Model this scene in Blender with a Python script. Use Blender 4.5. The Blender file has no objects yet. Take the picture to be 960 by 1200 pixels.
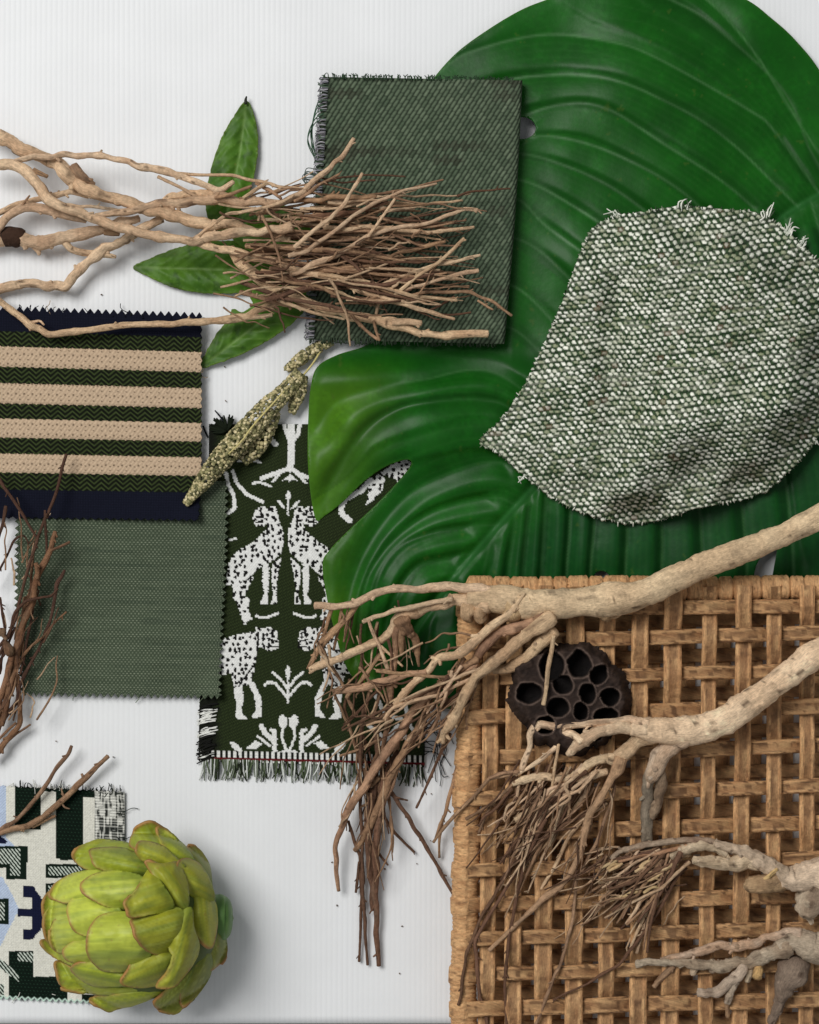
import bpy, math, random
import numpy as np
from mathutils import Vector
from mathutils.geometry import delaunay_2d_cdt

# ---------------------------------------------------------------- units
# authoring unit: half a millimetre (one pixel of the photograph on the table top)
S = 0.0005
CAMH = 2600.0
rng = np.random.default_rng(7)
random.seed(7)
scene = bpy.context.scene
COL = scene.collection

# ---------------------------------------------------------------- camera
cd = bpy.data.cameras.new('camera')
cam = bpy.data.objects.new('camera', cd)
COL.objects.link(cam)
cam.location = (0, 0, CAMH * S)
cam.rotation_euler = (0, 0, 0)
cd.sensor_fit = 'VERTICAL'
cd.sensor_height = 36
cd.lens = 36 * CAMH / 1200.0
cd.clip_start = 0.01
cd.clip_end = 50
scene.camera = cam

# ---------------------------------------------------------------- world and lamps
w = bpy.data.worlds.new('World')
scene.world = w
w.use_nodes = True
w.node_tree.nodes['Background'].inputs['Color'].default_value = (0.95, 0.98, 1.0, 1)
w.node_tree.nodes['Background'].inputs['Strength'].default_value = 0.29
def area(name, loc, target, size, power, colour):
    ld = bpy.data.lights.new(name, 'AREA')
    ld.shape = 'RECTANGLE'
    ld.size, ld.size_y = size
    ld.energy = power
    ld.color = colour
    o = bpy.data.objects.new(name, ld)
    COL.objects.link(o)
    o.location = loc
    d = Vector(target) - Vector(loc)
    o.rotation_euler = d.to_track_quat('-Z', 'Y').to_euler()
    return o
area('window_light', (-1.5, 1.25, 3.0), (0, -0.03, 0), (1.7, 1.5), 104.0, (1.0, 0.99, 0.97))
scene.view_settings.view_transform = 'Standard'
scene.view_settings.look = 'None'
scene.view_settings.exposure = 0.0
scene.view_settings.gamma = 1.0

# ---------------------------------------------------------------- helpers
def C(r, g, b):
    def f(c):
        c = c / 255.0
        return c / 12.92 if c <= 0.04045 else ((c + 0.055) / 1.055) ** 2.4
    return np.array([f(r), f(g), f(b)])
def mix(a, b, t):
    t = np.asarray(t)[..., None]
    return a * (1 - t) + b * t
def sstep(a, b, x):
    t = np.clip((x - a) / (b - a), 0, 1)
    return t * t * (3 - 2 * t)
def tri(x):                                   # 0..1 triangle wave, period 1
    return np.abs((np.asarray(x) % 1.0) * 2 - 1)
TAB = np.random.default_rng(99).random((256, 256))
def vn(x, y, seed=0):
    x = np.asarray(x, float) + seed * 17.31
    y = np.asarray(y, float) + seed * 9.77
    xi = np.floor(x).astype(int); yi = np.floor(y).astype(int)
    fx = x - xi; fy = y - yi
    fx = fx * fx * (3 - 2 * fx); fy = fy * fy * (3 - 2 * fy)
    a = TAB[xi & 255, yi & 255]; b = TAB[(xi + 1) & 255, yi & 255]
    c = TAB[xi & 255, (yi + 1) & 255]; d = TAB[(xi + 1) & 255, (yi + 1) & 255]
    return (a * (1 - fx) + b * fx) * (1 - fy) + (c * (1 - fx) + d * fx) * fy
def fbm(x, y, seed=0):
    return (vn(x, y, seed) + 0.5 * vn(x * 2.1, y * 2.1, seed + 1) + 0.25 * vn(x * 4.3, y * 4.3, seed + 2)) / 1.75
def W(x, y, z):                               # plan position seen at (x, y) from above, lying at height z
    x = np.asarray(x, float); y = np.asarray(y, float); z = np.asarray(z, float) + 0 * x
    f = (CAMH - z) / CAMH
    return np.stack([(x - 480) * f, (600 - y) * f, z], -1)

def thing(name, label, cat, at=(480, 600, 0), group=None):
    o = bpy.data.objects.new(name, None)
    COL.objects.link(o)
    o.empty_display_size = 0.01
    o.location = W(*at) * S
    o['label'] = label
    o['category'] = cat
    if group:
        o['group'] = group
    return o
def mesh(name, V, F, mat, parent=None, col=None, smooth=True, T=None):
    """V (n,3) in units, F (m,4) quads, T (k,3) triangles"""
    V = np.asarray(V, float).reshape(-1, 3)
    quads = np.asarray(F, int).reshape(-1, 4) if F is not None and len(F) else np.zeros((0, 4), int)
    tris = np.asarray(T, int).reshape(-1, 3) if T is not None and len(T) else np.zeros((0, 3), int)
    org = np.array(parent.location) / S if parent else np.zeros(3)
    me = bpy.data.meshes.new(name)
    me.vertices.add(len(V))
    me.vertices.foreach_set('co', ((V - org) * S).astype(np.float32).ravel())
    nl = quads.size + tris.size
    me.loops.add(nl)
    me.loops.foreach_set('vertex_index', np.concatenate([quads.ravel(), tris.ravel()]).astype(np.int32))
    npoly = len(quads) + len(tris)
    me.polygons.add(npoly)
    st = np.concatenate([np.arange(len(quads)) * 4, quads.size + np.arange(len(tris)) * 3]).astype(np.int32)
    me.polygons.foreach_set('loop_start', st)
    me.polygons.foreach_set('use_smooth', np.full(npoly, smooth))
    me.update(calc_edges=True)
    me.validate()
    if col is not None:
        col = np.asarray(col, float)
        if col.ndim == 1:
            col = np.tile(col, (len(V), 1))
        at = me.attributes.new('Col', 'FLOAT_COLOR', 'POINT')
        rgba = np.ones((len(V), 4), np.float32)
        rgba[:, :3] = np.clip(col, 0, 1)
        at.data.foreach_set('color', rgba.ravel())
    me.materials.append(mat)
    o = bpy.data.objects.new(name, me)
    COL.objects.link(o)
    if parent:
        o.parent = parent
    return o

def material(name, rough=0.8, spec=0.3, bump=0.0, bscale=0.5, var=0.0, vscale=0.1, sheen=0.0, sub=0.0, coat=0.0):
    """surface colour comes from the woven / grown colour attribute; noise adds small variation and relief"""
    m = bpy.data.materials.new(name)
    m.use_nodes = True
    nt = m.node_tree
    b = nt.nodes['Principled BSDF']
    b.inputs['Roughness'].default_value = rough
    b.inputs['Specular IOR Level'].default_value = spec
    if sheen:
        b.inputs['Sheen Weight'].default_value = sheen
    if coat:
        b.inputs['Coat Weight'].default_value = coat
        b.inputs['Coat Roughness'].default_value = 0.25
    a = nt.nodes.new('ShaderNodeAttribute')
    a.attribute_name = 'Col'
    out = a.outputs['Color']
    tc = nt.nodes.new('ShaderNodeTexCoord')
    if var:
        n = nt.nodes.new('ShaderNodeTexNoise')
        n.inputs['Scale'].default_value = vscale / S
        n.inputs['Detail'].default_value = 4
        nt.links.new(tc.outputs['Object'], n.inputs['Vector'])
        mr = nt.nodes.new('ShaderNodeMapRange')
        mr.inputs['From Min'].default_value = 0.25
        mr.inputs['From Max'].default_value = 0.75
        mr.inputs['To Min'].default_value = 1 - var
        mr.inputs['To Max'].default_value = 1 + var
        nt.links.new(n.outputs['Fac'], mr.inputs['Value'])
        mx = nt.nodes.new('ShaderNodeVectorMath')
        mx.operation = 'SCALE'
        nt.links.new(out, mx.inputs[0])
        nt.links.new(mr.outputs['Result'], mx.inputs['Scale'])
        out = mx.outputs['Vector']
    nt.links.new(out, b.inputs['Base Color'])
    if bump:
        n2 = nt.nodes.new('ShaderNodeTexNoise')
        n2.inputs['Scale'].default_value = bscale / S
        n2.inputs['Detail'].default_value = 3
        nt.links.new(tc.outputs['Object'], n2.inputs['Vector'])
        bp = nt.nodes.new('ShaderNodeBump')
        bp.inputs['Strength'].default_value = bump
        bp.inputs['Distance'].default_value = S * 1.5
        nt.links.new(n2.outputs['Fac'], bp.inputs['Height'])
        nt.links.new(bp.outputs['Normal'], b.inputs['Normal'])
    return m
M_BOARD = material('white_ribbed_plastic', rough=0.5, spec=0.3, var=0.03, vscale=0.012, bump=0.06, bscale=0.2)
M_TABLE = material('grey_table', rough=0.7, var=0.1, vscale=0.05)
M_CLOTH = material('woven_cloth', rough=0.95, spec=0.1, bump=0.35, bscale=0.7, var=0.14, vscale=0.4)
M_TWEED = material('tweed_yarn', rough=0.95, spec=0.1, bump=0.5, bscale=0.8, var=0.18, vscale=0.4)
M_LEAF = material('glossy_leaf', rough=0.37, spec=0.14, bump=0.10, bscale=0.16, var=0.10, vscale=0.03)
M_SMALL = material('small_leaf', rough=0.5, spec=0.2, bump=0.25, bscale=0.15, var=0.22, vscale=0.06)
M_BARK = material('dry_bark', rough=0.88, spec=0.15, bump=0.8, bscale=0.35, var=0.22, vscale=0.25)
def fibre(m):
    nt = m.node_tree; b = nt.nodes['Principled BSDF']
    at = nt.nodes.new('ShaderNodeAttribute'); at.attribute_name = 'Fib'
    n = nt.nodes.new('ShaderNodeTexNoise'); n.inputs['Scale'].default_value = 2.2; n.inputs['Detail'].default_value = 5; n.inputs['Roughness'].default_value = .65
    nt.links.new(at.outputs['Vector'], n.inputs['Vector'])
    old = b.inputs['Normal'].links[0].from_node
    bp = nt.nodes.new('ShaderNodeBump'); bp.inputs['Strength'].default_value = .9; bp.inputs['Distance'].default_value = S * 2.2
    nt.links.new(n.outputs['Fac'], bp.inputs['Height']); nt.links.new(old.outputs['Normal'], bp.inputs['Normal']); nt.links.new(bp.outputs['Normal'], b.inputs['Normal'])
    src = b.inputs['Base Color'].links[0].from_socket
    mr = nt.nodes.new('ShaderNodeMapRange'); mr.inputs['From Min'].default_value = .3; mr.inputs['From Max'].default_value = .7; mr.inputs['To Min'].default_value = .72; mr.inputs['To Max'].default_value = 1.2
    nt.links.new(n.outputs['Fac'], mr.inputs['Value'])
    mx = nt.nodes.new('ShaderNodeVectorMath'); mx.operation = 'SCALE'
    nt.links.new(src, mx.inputs[0]); nt.links.new(mr.outputs['Result'], mx.inputs['Scale']); nt.links.new(mx.outputs['Vector'], b.inputs['Base Color'])
fibre(M_BARK)
M_RATTAN = material('paper_cord', rough=0.62, spec=0.3, bump=0.35, bscale=0.5, var=0.16, vscale=0.35)
M_POD = material('dry_pod', rough=0.85, spec=0.2, bump=0.9, bscale=0.25, var=0.3, vscale=0.15)
M_ARTI = material('artichoke_skin', rough=0.5, spec=0.3, bump=0.15, bscale=0.25, var=0.10, vscale=0.08)
M_SEED = material('seed_husk', rough=0.6, spec=0.3, bump=0.2, bscale=0.6, var=0.2, vscale=0.5)

def grid_faces(nv, nu, off=0):
    i = np.arange(nv - 1)[:, None] * nu + np.arange(nu - 1)[None, :]
    q = np.stack([i, i + nu, i + nu + 1, i + 1], -1).reshape(-1, 4)
    return q + off
def cloth_grid(name, parent, u0, u1, v0, v1, step, fn, colfn, thick=2.5, mat=M_CLOTH):
    """fn(U, V) -> x, y, z ; colfn(U, V) -> rgb ; edge skirt gives the cloth its thickness"""
    nu = int((u1 - u0) / step) + 1; nv = int((v1 - v0) / step) + 1
    U, V = np.meshgrid(np.linspace(u0, u1, nu), np.linspace(v0, v1, nv))
    x, y, z = fn(U, V)
    P = W(x, y, z).reshape(-1, 3)
    c = colfn(U, V).reshape(-1, 3)
    F = grid_faces(nv, nu)
    idx = np.arange(nu * nv).reshape(nv, nu)
    loop = np.concatenate([idx[0, :-1], idx[:-1, -1], idx[-1, :0:-1], idx[:0:-1, 0]])
    low = P[loop].copy(); low[:, 2] -= thick
    lo = len(P) + np.arange(len(loop))
    nx = np.roll(np.arange(len(loop)), -1)
    F2 = np.stack([loop, loop[nx], lo[nx], lo], -1)
    return mesh(name, np.concatenate([P, low]), np.concatenate([F, F2]), mat, parent, np.concatenate([c, c[loop] * 0.8]))
def catmull(pts, step):
    pts = np.asarray(pts, float)
    p = np.concatenate([[2 * pts[0] - pts[1]], pts, [2 * pts[-1] - pts[-2]]])
    out = []
    for i in range(1, len(p) - 2):
        n = max(2, int(np.linalg.norm(p[i + 1, :2] - p[i, :2]) / step) + 1)
        t = np.linspace(0, 1, n, endpoint=False)[:, None]
        a, b, c, d = p[i - 1], p[i], p[i + 1], p[i + 2]
        out.append(0.5 * (2 * b + (c - a) * t + (2 * a - 5 * b + 4 * c - d) * t ** 2 + (3 * b - a - 3 * c + d) * t ** 3))
    out.append(pts[-1:])
    return np.concatenate(out)
def smooth_poly(pts, step=3, closed=True):
    pts = np.asarray(pts, float)
    if closed:
        k = len(pts)
        ext = np.concatenate([pts[-2:], pts, pts[:3]])
        c = catmull(ext, step)
        # keep the stretch that belongs to one turn
        d0 = np.argmin(np.hypot(*(c - pts[0]).T)[: len(c) // 2])
        tail = np.hypot(*(c - pts[0]).T).copy(); tail[: len(c) // 2] = 1e9
        return c[d0:np.argmin(tail)]
    return catmull(pts, step)
def tube_data(pts, nseg=9, step=3.0, rough=0.10, seed=0, rfn=None, cap=True):
    """pts: (x, y, z, r). Returns verts, quads, arc length per vertex, angle per vertex"""
    c = catmull(pts, step)
    ctr = W(c[:, 0], c[:, 1], c[:, 2]); r = np.maximum(c[:, 3], 0.4)
    n = len(c)
    T = np.gradient(ctr, axis=0)
    T /= np.linalg.norm(T, axis=1)[:, None] + 1e-9
    up = np.array([0, 0, 1.0])
    N = np.zeros_like(T)
    for i in range(n):
        v = up - T[i] * np.dot(up, T[i])
        if np.linalg.norm(v) < 0.2:
            v = np.array([1.0, 0, 0]) - T[i] * T[i][0]
        N[i] = v / np.linalg.norm(v)
    B = np.cross(T, N)
    s = np.concatenate([[0], np.cumsum(np.linalg.norm(np.diff(ctr, axis=0), axis=1))])
    a = np.linspace(0, 2 * math.pi, nseg, endpoint=False)
    A, SS = np.meshgrid(a, s)
    R = r[:, None] * np.ones_like(A)
    if rough:
        q = r.mean() + 1.5
        nz = vn(SS / (q * 2.2), np.cos(A) * 0.9 + 3, seed) + vn(SS / (q * 2.2) + 40, np.sin(A) * 0.9 + 3, seed) - 1
        nz2 = vn(SS / (q * 0.7), np.cos(A) * 1.5 + 3, seed + 5) + vn(SS / (q * 0.7) + 9, np.sin(A) * 1.5 + 3, seed + 5) - 1
        R = R * (1 + rough * (nz * 1.4 + nz2 * 0.7))
        kn = np.maximum(0, vn(s / (q * 3.5), 0 * s, seed + 11) - 0.72) / 0.28
        R = R * (1 + rough * 2.6 * kn[:, None])
        if GN[0] and q > 3.5:
            am = min(q, 14) * .085 * GN[0]
            R = R + am * (fbm(SS / 4.0, A * q / 5.0, seed + 31) - .5) * 2 - am * 1.8 * sstep(.70, .82, vn(SS / 6.5, A * q / 7.0, seed + 33)) + am * 1.5 * sstep(.74, .8, vn(SS / 10, A * q / 12.0, seed + 35))
        if q > 7:
            R = R + 1.0 * (vn(SS / 5, A * 1.6, seed + 21) - .5) + 1.6 * np.maximum(0, vn(SS / 9, A * 1.1, seed + 23) - .66) * 3 - 2.2 * sstep(.78, .9, vn(SS / 22, A * 1.8, seed + 25))
    if rfn is not None:
        R = rfn(SS, A, R)
    P = ctr[:, None, :] + R[..., None] * (np.cos(A)[..., None] * N[:, None, :] + np.sin(A)[..., None] * B[:, None, :])
    P = P.reshape(-1, 3)
    i = np.arange(n - 1)[:, None] * nseg + np.arange(nseg)[None, :]
    j = np.arange(n - 1)[:, None] * nseg + (np.arange(nseg)[None, :] + 1) % nseg
    F = np.stack([i, j, j + nseg, i + nseg], -1).reshape(-1, 4)
    Tt = []
    if cap:
        P = np.concatenate([P, [ctr[0] - T[0] * r[0] * 0.35, ctr[-1] + T[-1] * r[-1] * 0.35]])
        k0 = n * nseg; k1 = k0 + 1
        for q in range(nseg):
            Tt.append((k0, (q + 1) % nseg, q))
            Tt.append((k1, (n - 1) * nseg + q, (n - 1) * nseg + (q + 1) % nseg))
    SSf = SS.ravel(); Af = A.ravel()
    if cap:
        SSf = np.concatenate([SSf, [0, s[-1]]]); Af = np.concatenate([Af, [0, 0]])
    return P, F, SSf, Af, np.array(Tt, int).reshape(-1, 3)
GN = [0.0]
class Batch:
    """collects shapes that belong to ONE part"""
    def __init__(self):
        self.fib = []; self.V = []; self.F = []; self.T = []; self.c = []; self.n = 0
    def add(self, V, F=None, T=None, col=None):
        if F is not None and len(F): self.F.append(np.asarray(F) + self.n)
        if T is not None and len(T): self.T.append(np.asarray(T) + self.n)
        self.V.append(V)
        col = np.asarray(col, float)
        self.c.append(np.tile(col, (len(V), 1)) if col.ndim == 1 else col)
        self.n += len(V)
    def build(self, name, mat, parent, smooth=True):
        return mesh(name, np.concatenate(self.V), np.concatenate(self.F) if self.F else None, mat, parent,
                    np.concatenate(self.c), smooth, np.concatenate(self.T) if self.T else None)
_seed = [0]
LIGHT, MIDB, DARKB, GREYB = C(228, 196, 160), C(188, 150, 117), C(112, 83, 65), C(228, 204, 174)
ZOFF = [0.0]
def bark_col(s, a, c0, c1, seed, rmean=3):
    q = sstep(0.2, 0.85, fbm(s / (10.0 + rmean * 2), np.cos(a) * 1.3 + 5, seed))
    c = mix(c0, c1, q * .75)
    st = vn(s / 16.0, a * (1.2 + rmean * .25), seed + 2)                 # long fibres
    c = c * (0.84 + 0.30 * st)[..., None]
    crack = sstep(0.82, 0.87, vn(s / 16.0, a * (1.2 + rmean * .45) + 9, seed + 3)) * sstep(.3, .6, vn(s / 40, 0 * s, seed + 6))
    c = mix(c, C(72, 52, 40), crack * 0.6)
    if rmean > 3.4:
        spot = sstep(.88, .93, vn(s / 7, a * max(1.2, rmean / 4.0) + 4, seed + 9))
        c = mix(c, C(62, 42, 30), spot * .8)
        c = mix(c, C(120, 104, 86), sstep(.6, .8, fbm(s / 30, a * .6 + 2, seed + 13)) * .35)
    return c
def limb(name, parent, pts, c0=LIGHT, c1=MIDB, nseg=9, step=3.0, rough=0.12, z=None):
    """one stem or twig: slightly kinked at its nodes, with short broken side spurs"""
    _seed[0] += 1
    sd = _seed[0]
    g = random.Random(sd * 13 + 5)
    tw = name == 'twig'
    pts = [(p[0], p[1], p[2] + ZOFF[0] * (p[0] > 520), p[3] * (.72 if tw else .95 if name == 'trunk' else .88)) for p in pts]
    if name in ('twig', 'stem', 'twig_fork'):                            # kinks
        out = [pts[0]]
        for p, q in zip(pts[:-1], pts[1:]):
            L = math.hypot(q[0] - p[0], q[1] - p[1]); n = int(L / 20)
            for i in range(1, n + 1):
                f = i / (n + 1.0) + g.uniform(-.06, .06)
                k = (p[3] + q[3]) * .5
                d = g.gauss(0, .26) * min(k, 5)
                nx, ny = -(q[1] - p[1]) / L, (q[0] - p[0]) / L
                out.append((p[0] + (q[0] - p[0]) * f + nx * d, p[1] + (q[1] - p[1]) * f + ny * d, p[2] + (q[2] - p[2]) * f + g.gauss(0, .3) * k, (p[3] + (q[3] - p[3]) * f) * g.uniform(.9, 1.12)))
            out.append(q)
        pts = out
    V, F, s, a, T = tube_data(pts, nseg, step * .8, rough, sd)
    t = (sd * 0.618) % 1.0
    k = 0.84 + 0.28 * t
    hue = np.array([1 + .05 * (g.random() - .5), 1, 1 - .10 * (g.random() - .5)])
    rm = sum(p[3] for p in pts) / len(pts)
    b = Batch()
    cc = bark_col(s, a, c0 * k * hue, c1 * k * hue, sd, rm)
    if tw: cc[-1] = C(206, 178, 138)
    b.add(V, F, T, cc)
    fib = [np.stack([s / 14.0, np.cos(a) * rm * .5, np.sin(a) * rm * .5], -1)]
    if name == 'stem' and rm > 4:
        for i in range(g.choice((1, 2, 2, 3))):
            p = pts[g.randrange(1, max(2, len(pts) - 1))]
            an = g.uniform(0, 6.28); dx, dy = math.cos(an) * p[3] * .55, math.sin(an) * p[3] * .55
            V, F, s2, a2, T = tube_data([(p[0] + dx * .6, p[1] + dy * .6, p[2] + p[3] * .2, p[3] * .5), (p[0] + dx, p[1] + dy, p[2] + p[3] * .55, p[3] * .5), (p[0] + dx * 1.25, p[1] + dy * 1.25, p[2] + p[3] * .8, p[3] * .3)], 8, 1.5, .25, sd + i)
            b.add(V, F, T, bark_col(s2, a2, c0 * k * .9, c1 * k * .55, sd + i, 2))
            fib.append(np.stack([s2 / 6.0, np.cos(a2), np.sin(a2)], -1))
    if name in ('twig', 'stem', 'twig_fork') and len(pts) > 2:
        L = sum(math.hypot(q[0] - p[0], q[1] - p[1]) for p, q in zip(pts[:-1], pts[1:]))
        for i in range(min(5, int(L / 38 + g.random()))):
            j = g.randrange(len(pts) - 1); f = g.random()
            p, q = pts[j], pts[j + 1]
            m = [p[e] + (q[e] - p[e]) * f for e in range(4)]
            an = math.atan2(q[1] - p[1], q[0] - p[0]) + g.choice((-1, 1)) * g.uniform(.4, 1.1)
            ln = g.uniform(2.0, 4.5) + m[3] * 1.15; r = max(.7, m[3] * g.uniform(.35, .55))
            sp = [(m[0], m[1], m[2], r * 1.5), (m[0] + math.cos(an) * ln * .6, m[1] + math.sin(an) * ln * .6, m[2] + 1, r), (m[0] + math.cos(an) * ln, m[1] + math.sin(an) * ln, m[2] + g.uniform(0, 2), r * .8)]
            V, F, s2, a2, T = tube_data(sp, 6, 2, .1, sd + i)
            b.add(V, F, T, bark_col(s2, a2, c0 * k * hue, c1 * k * hue * .9, sd + i, 2))
            fib.append(np.stack([s2 / 14.0, np.cos(a2), np.sin(a2)], -1))
    o = b.build(name, M_BARK, parent)
    fa = o.data.attributes.new('Fib', 'FLOAT_VECTOR', 'POINT')
    fa.data.foreach_set('vector', (np.concatenate(fib) + sd * 3.7).astype(np.float32).ravel())
    return o
def fine_twigs(t, n, seed, start, ends, zr, rr=(.7, 1.35), bend=5, cols=None):
    g = random.Random(seed)
    b = Batch(); fib = []
    for i in range(n):
        sx, sy = start(g); ex, ey = ends(g, sx, sy)
        z0 = g.uniform(*zr); z1 = z0 + g.uniform(-14, 8); r = g.uniform(*rr)
        pts = []
        m = 6
        ox, oy = g.gauss(0, bend), g.gauss(0, bend)
        for k in range(m + 1):
            f = k / m
            w_ = math.sin(f * math.pi)
            pts.append((sx + (ex - sx) * f + ox * w_ + g.gauss(0, .9), sy + (ey - sy) * f + oy * w_ + g.gauss(0, .9), z0 + (z1 - z0) * f + ZOFF[0] * (sx > 520), r * (1.25 - .6 * f)))
        V, F, s, a, T = tube_data(pts, 5, 3, .12, seed + i)
        k = g.random()
        c0, c1 = (LIGHT * .8, MIDB) if k < .3 else ((MIDB * .85, DARKB) if k < .75 else (DARKB, DARKB * .6))
        b.add(V, F, T, bark_col(s, a, c0, c1, seed + i, 1.5)); fib.append(np.stack([s / 14.0, np.cos(a) + i, np.sin(a)], -1))
    o = b.build('fine_twigs', M_BARK, t)
    o['kind'] = 'stuff'
    fa = o.data.attributes.new('Fib', 'FLOAT_VECTOR', 'POINT')
    fa.data.foreach_set('vector', np.concatenate(fib).astype(np.float32).ravel())
def zpts(pts, z0, z1=None, rs=1.0):
    """(x, y, r) list -> (x, y, z, r) with height running from z0 to z1"""
    z1 = z0 if z1 is None else z1
    n = len(pts)
    return [(p[0], p[1], z0 + (z1 - z0) * i / max(1, n - 1), p[2] * rs) for i, p in enumerate(pts)]
def threads(name, parent, strands, mat=M_CLOTH, nseg=4, step=3.0):
    b = Batch()
    for pts, col in strands:
        V, F, s, a, T = tube_data(pts, nseg, step, 0.0, 0)
        b.add(V, F, T, col)
    return b.build(name, mat, parent)
def inpoly(X, Y, pts):
    pts = np.asarray(pts, float)
    m = np.zeros(X.shape, bool)
    x0, y0 = pts.min(0); x1, y1 = pts.max(0)
    box = (X >= x0) & (X <= x1) & (Y >= y0) & (Y <= y1)
    if not box.any():
        return m
    xs = X[box]; ys = Y[box]
    r = np.zeros(xs.shape, bool)
    for i in range(len(pts)):
        ax, ay = pts[i - 1]; bx, by = pts[i]
        c = (ay > ys) != (by > ys)
        r ^= c & (xs < (bx - ax) * (ys - ay) / (by - ay + 1e-12) + ax)
    m[box] = r
    return m
def segd(X, Y, pts):
    d = np.full(X.shape, 1e9)
    for (ax, ay), (bx, by) in zip(pts[:-1], pts[1:]):
        dx, dy = bx - ax, by - ay
        t = np.clip(((X - ax) * dx + (Y - ay) * dy) / (dx * dx + dy * dy + 1e-9), 0, 1)
        d = np.minimum(d, np.hypot(X - ax - t * dx, Y - ay - t * dy))
    return d
def patch_2d(outline, step, holes=(), jitter=0.25):
    """triangulated flat patch: outline and holes are point lists (already dense); returns points, triangles"""
    pts = []; edges = []
    for ring in [outline] + list(holes):
        k = len(pts)
        pts += [Vector((float(p[0]), float(p[1]))) for p in ring]
        n = len(ring)
        edges += [(k + i, k + (i + 1) % n) for i in range(n)]
    o = np.asarray(outline, float)
    x0, y0 = o.min(0); x1, y1 = o.max(0)
    gx, gy = np.meshgrid(np.arange(x0, x1, step), np.arange(y0, y1, step * 0.87))
    gx = gx + (np.arange(gx.shape[0])[:, None] % 2) * step * 0.5
    m = inpoly(gx, gy, o)
    for h in holes:
        m &= ~inpoly(gx, gy, h)
    px = gx[m]; py = gy[m]
    d = np.full(px.shape, 1e9)
    for ring in [outline] + list(holes):
        rr = np.asarray(ring, float)
        for i in range(0, len(rr)):
            d = np.minimum(d, np.hypot(px - rr[i, 0], py - rr[i, 1]))
    k = d > step * 0.5
    pts += [Vector((float(a), float(b))) for a, b in zip(px[k], py[k])]
    vo, eo, fo, _, _, _ = delaunay_2d_cdt(pts, edges, [], 2, 1e-5, False)
    P = np.array([(v.x, v.y) for v in vo])
    T = np.array([f for f in fo if len(f) == 3], int)
    cen = P[T].mean(1)
    keep = inpoly(cen[:, 0], cen[:, 1], o)
    for h in holes:
        keep &= ~inpoly(cen[:, 0], cen[:, 1], h)
    T = T[keep]
    # +z up once y is flipped
    a, b, c = P[T[:, 0]], P[T[:, 1]], P[T[:, 2]]
    cr = (b[:, 0] - a[:, 0]) * (c[:, 1] - a[:, 1]) - (b[:, 1] - a[:, 1]) * (c[:, 0] - a[:, 0])
    fl = cr > 0
    T[fl] = T[fl][:, ::-1]
    return P, T
def edge_dist(P, ring):
    r = np.asarray(ring, float)
    return segd(P[:, 0], P[:, 1], np.concatenate([r, r[:1]]))
def solidify(o, t):
    m = o.modifiers.new('thickness', 'SOLIDIFY')
    m.thickness = t * S
    m.offset = -1
def rbf(ctrl, x, y, power=3.0):
    num = np.zeros(np.shape(x)); den = np.zeros(np.shape(x))
    for cx, cy, cz in ctrl:
        wgt = 1.0 / ((x - cx) ** 2 + (y - cy) ** 2 + 400.0) ** (power / 2)
        num += wgt * cz; den += wgt
    return num / den

fibre(M_RATTAN)
def fib_attr(o, f):
    fa = o.data.attributes.new('Fib', 'FLOAT_VECTOR', 'POINT')
    fa.data.foreach_set('vector', np.asarray(f, np.float32).ravel())

# ================================================================ THE SETTING
def build_surface():
    xs = np.arange(-180, 1140, 0.75)
    ys = np.append(np.arange(-250, 1198, 24.0), 1199.2)
    X, Y = np.meshgrid(xs, ys)
    ph = X + 2.2 * (vn(X / 90, Y / 260, 3) - .5) + .8 * (vn(X / 23, Y / 160, 6) - .5)
    rib = np.abs(np.sin(ph * math.pi / 6.1)) ** 0.7 * (.6 + .8 * vn(X / 30, Y / 200, 8))
    wav = fbm(X / 70, Y / 190, 4) - 0.5
    Z = -1.6 + 0.16 * rib + 0.9 * wav
    V = np.stack([X - 480, 600 - Y, Z], -1).reshape(-1, 3)
    tone = 0.985 + 0.015 * rib
    c = C(229, 230, 231)[None, None, :] * tone[..., None]
    nv, nu = X.shape
    F = grid_faces(nv, nu)
    front = np.arange(nu) + (nv - 1) * nu
    low = V[front].copy(); low[:, 2] -= 8
    lo = len(V) + np.arange(nu)
    F2 = np.stack([front[:-1], lo[:-1], lo[1:], front[1:]], -1)
    o = mesh('surface_board', np.concatenate([V, low]), np.concatenate([F, F2]), M_BOARD, None, np.concatenate([c.reshape(-1, 3), c.reshape(-1, 3)[front]]))
    o['kind'] = 'structure'
    V = np.array([(-1200, 1200, -10), (1200, 1200, -10), (1200, -1200, -10), (-1200, -1200, -10)], float)
    o = mesh('table', V, [(0, 3, 2, 1)], M_TABLE, None, C(190, 182, 174))
    o['kind'] = 'structure'
    g = random.Random(77)
    b = Batch()
    for (x, y) in [(263, 429), (264, 469), (236, 404), (132, 887), (395, 1060), (488, 1012), (505, 930), (472, 1085), (505, 985), (390, 1010), (452, 1018), (66, 868), (200, 300), (120, 345), (468, 1140)]:
        L = g.uniform(.8, 2.4); an = g.uniform(0, 3.1)
        V, F, s_, a_, T = tube_data([(x, y, .6, .5), (x + L * math.cos(an) * .5, y + L * math.sin(an) * .5, .9, .75), (x + L * math.cos(an), y + L * math.sin(an), .6, .45)], 5, 1, .2, g.randrange(99))
        b.add(V, F, T, C(96, 74, 56) * g.uniform(.6, 1.5))
    o = b.build('bark_crumbs', M_BARK, None)
    o['kind'] = 'stuff'
build_surface()

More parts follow.
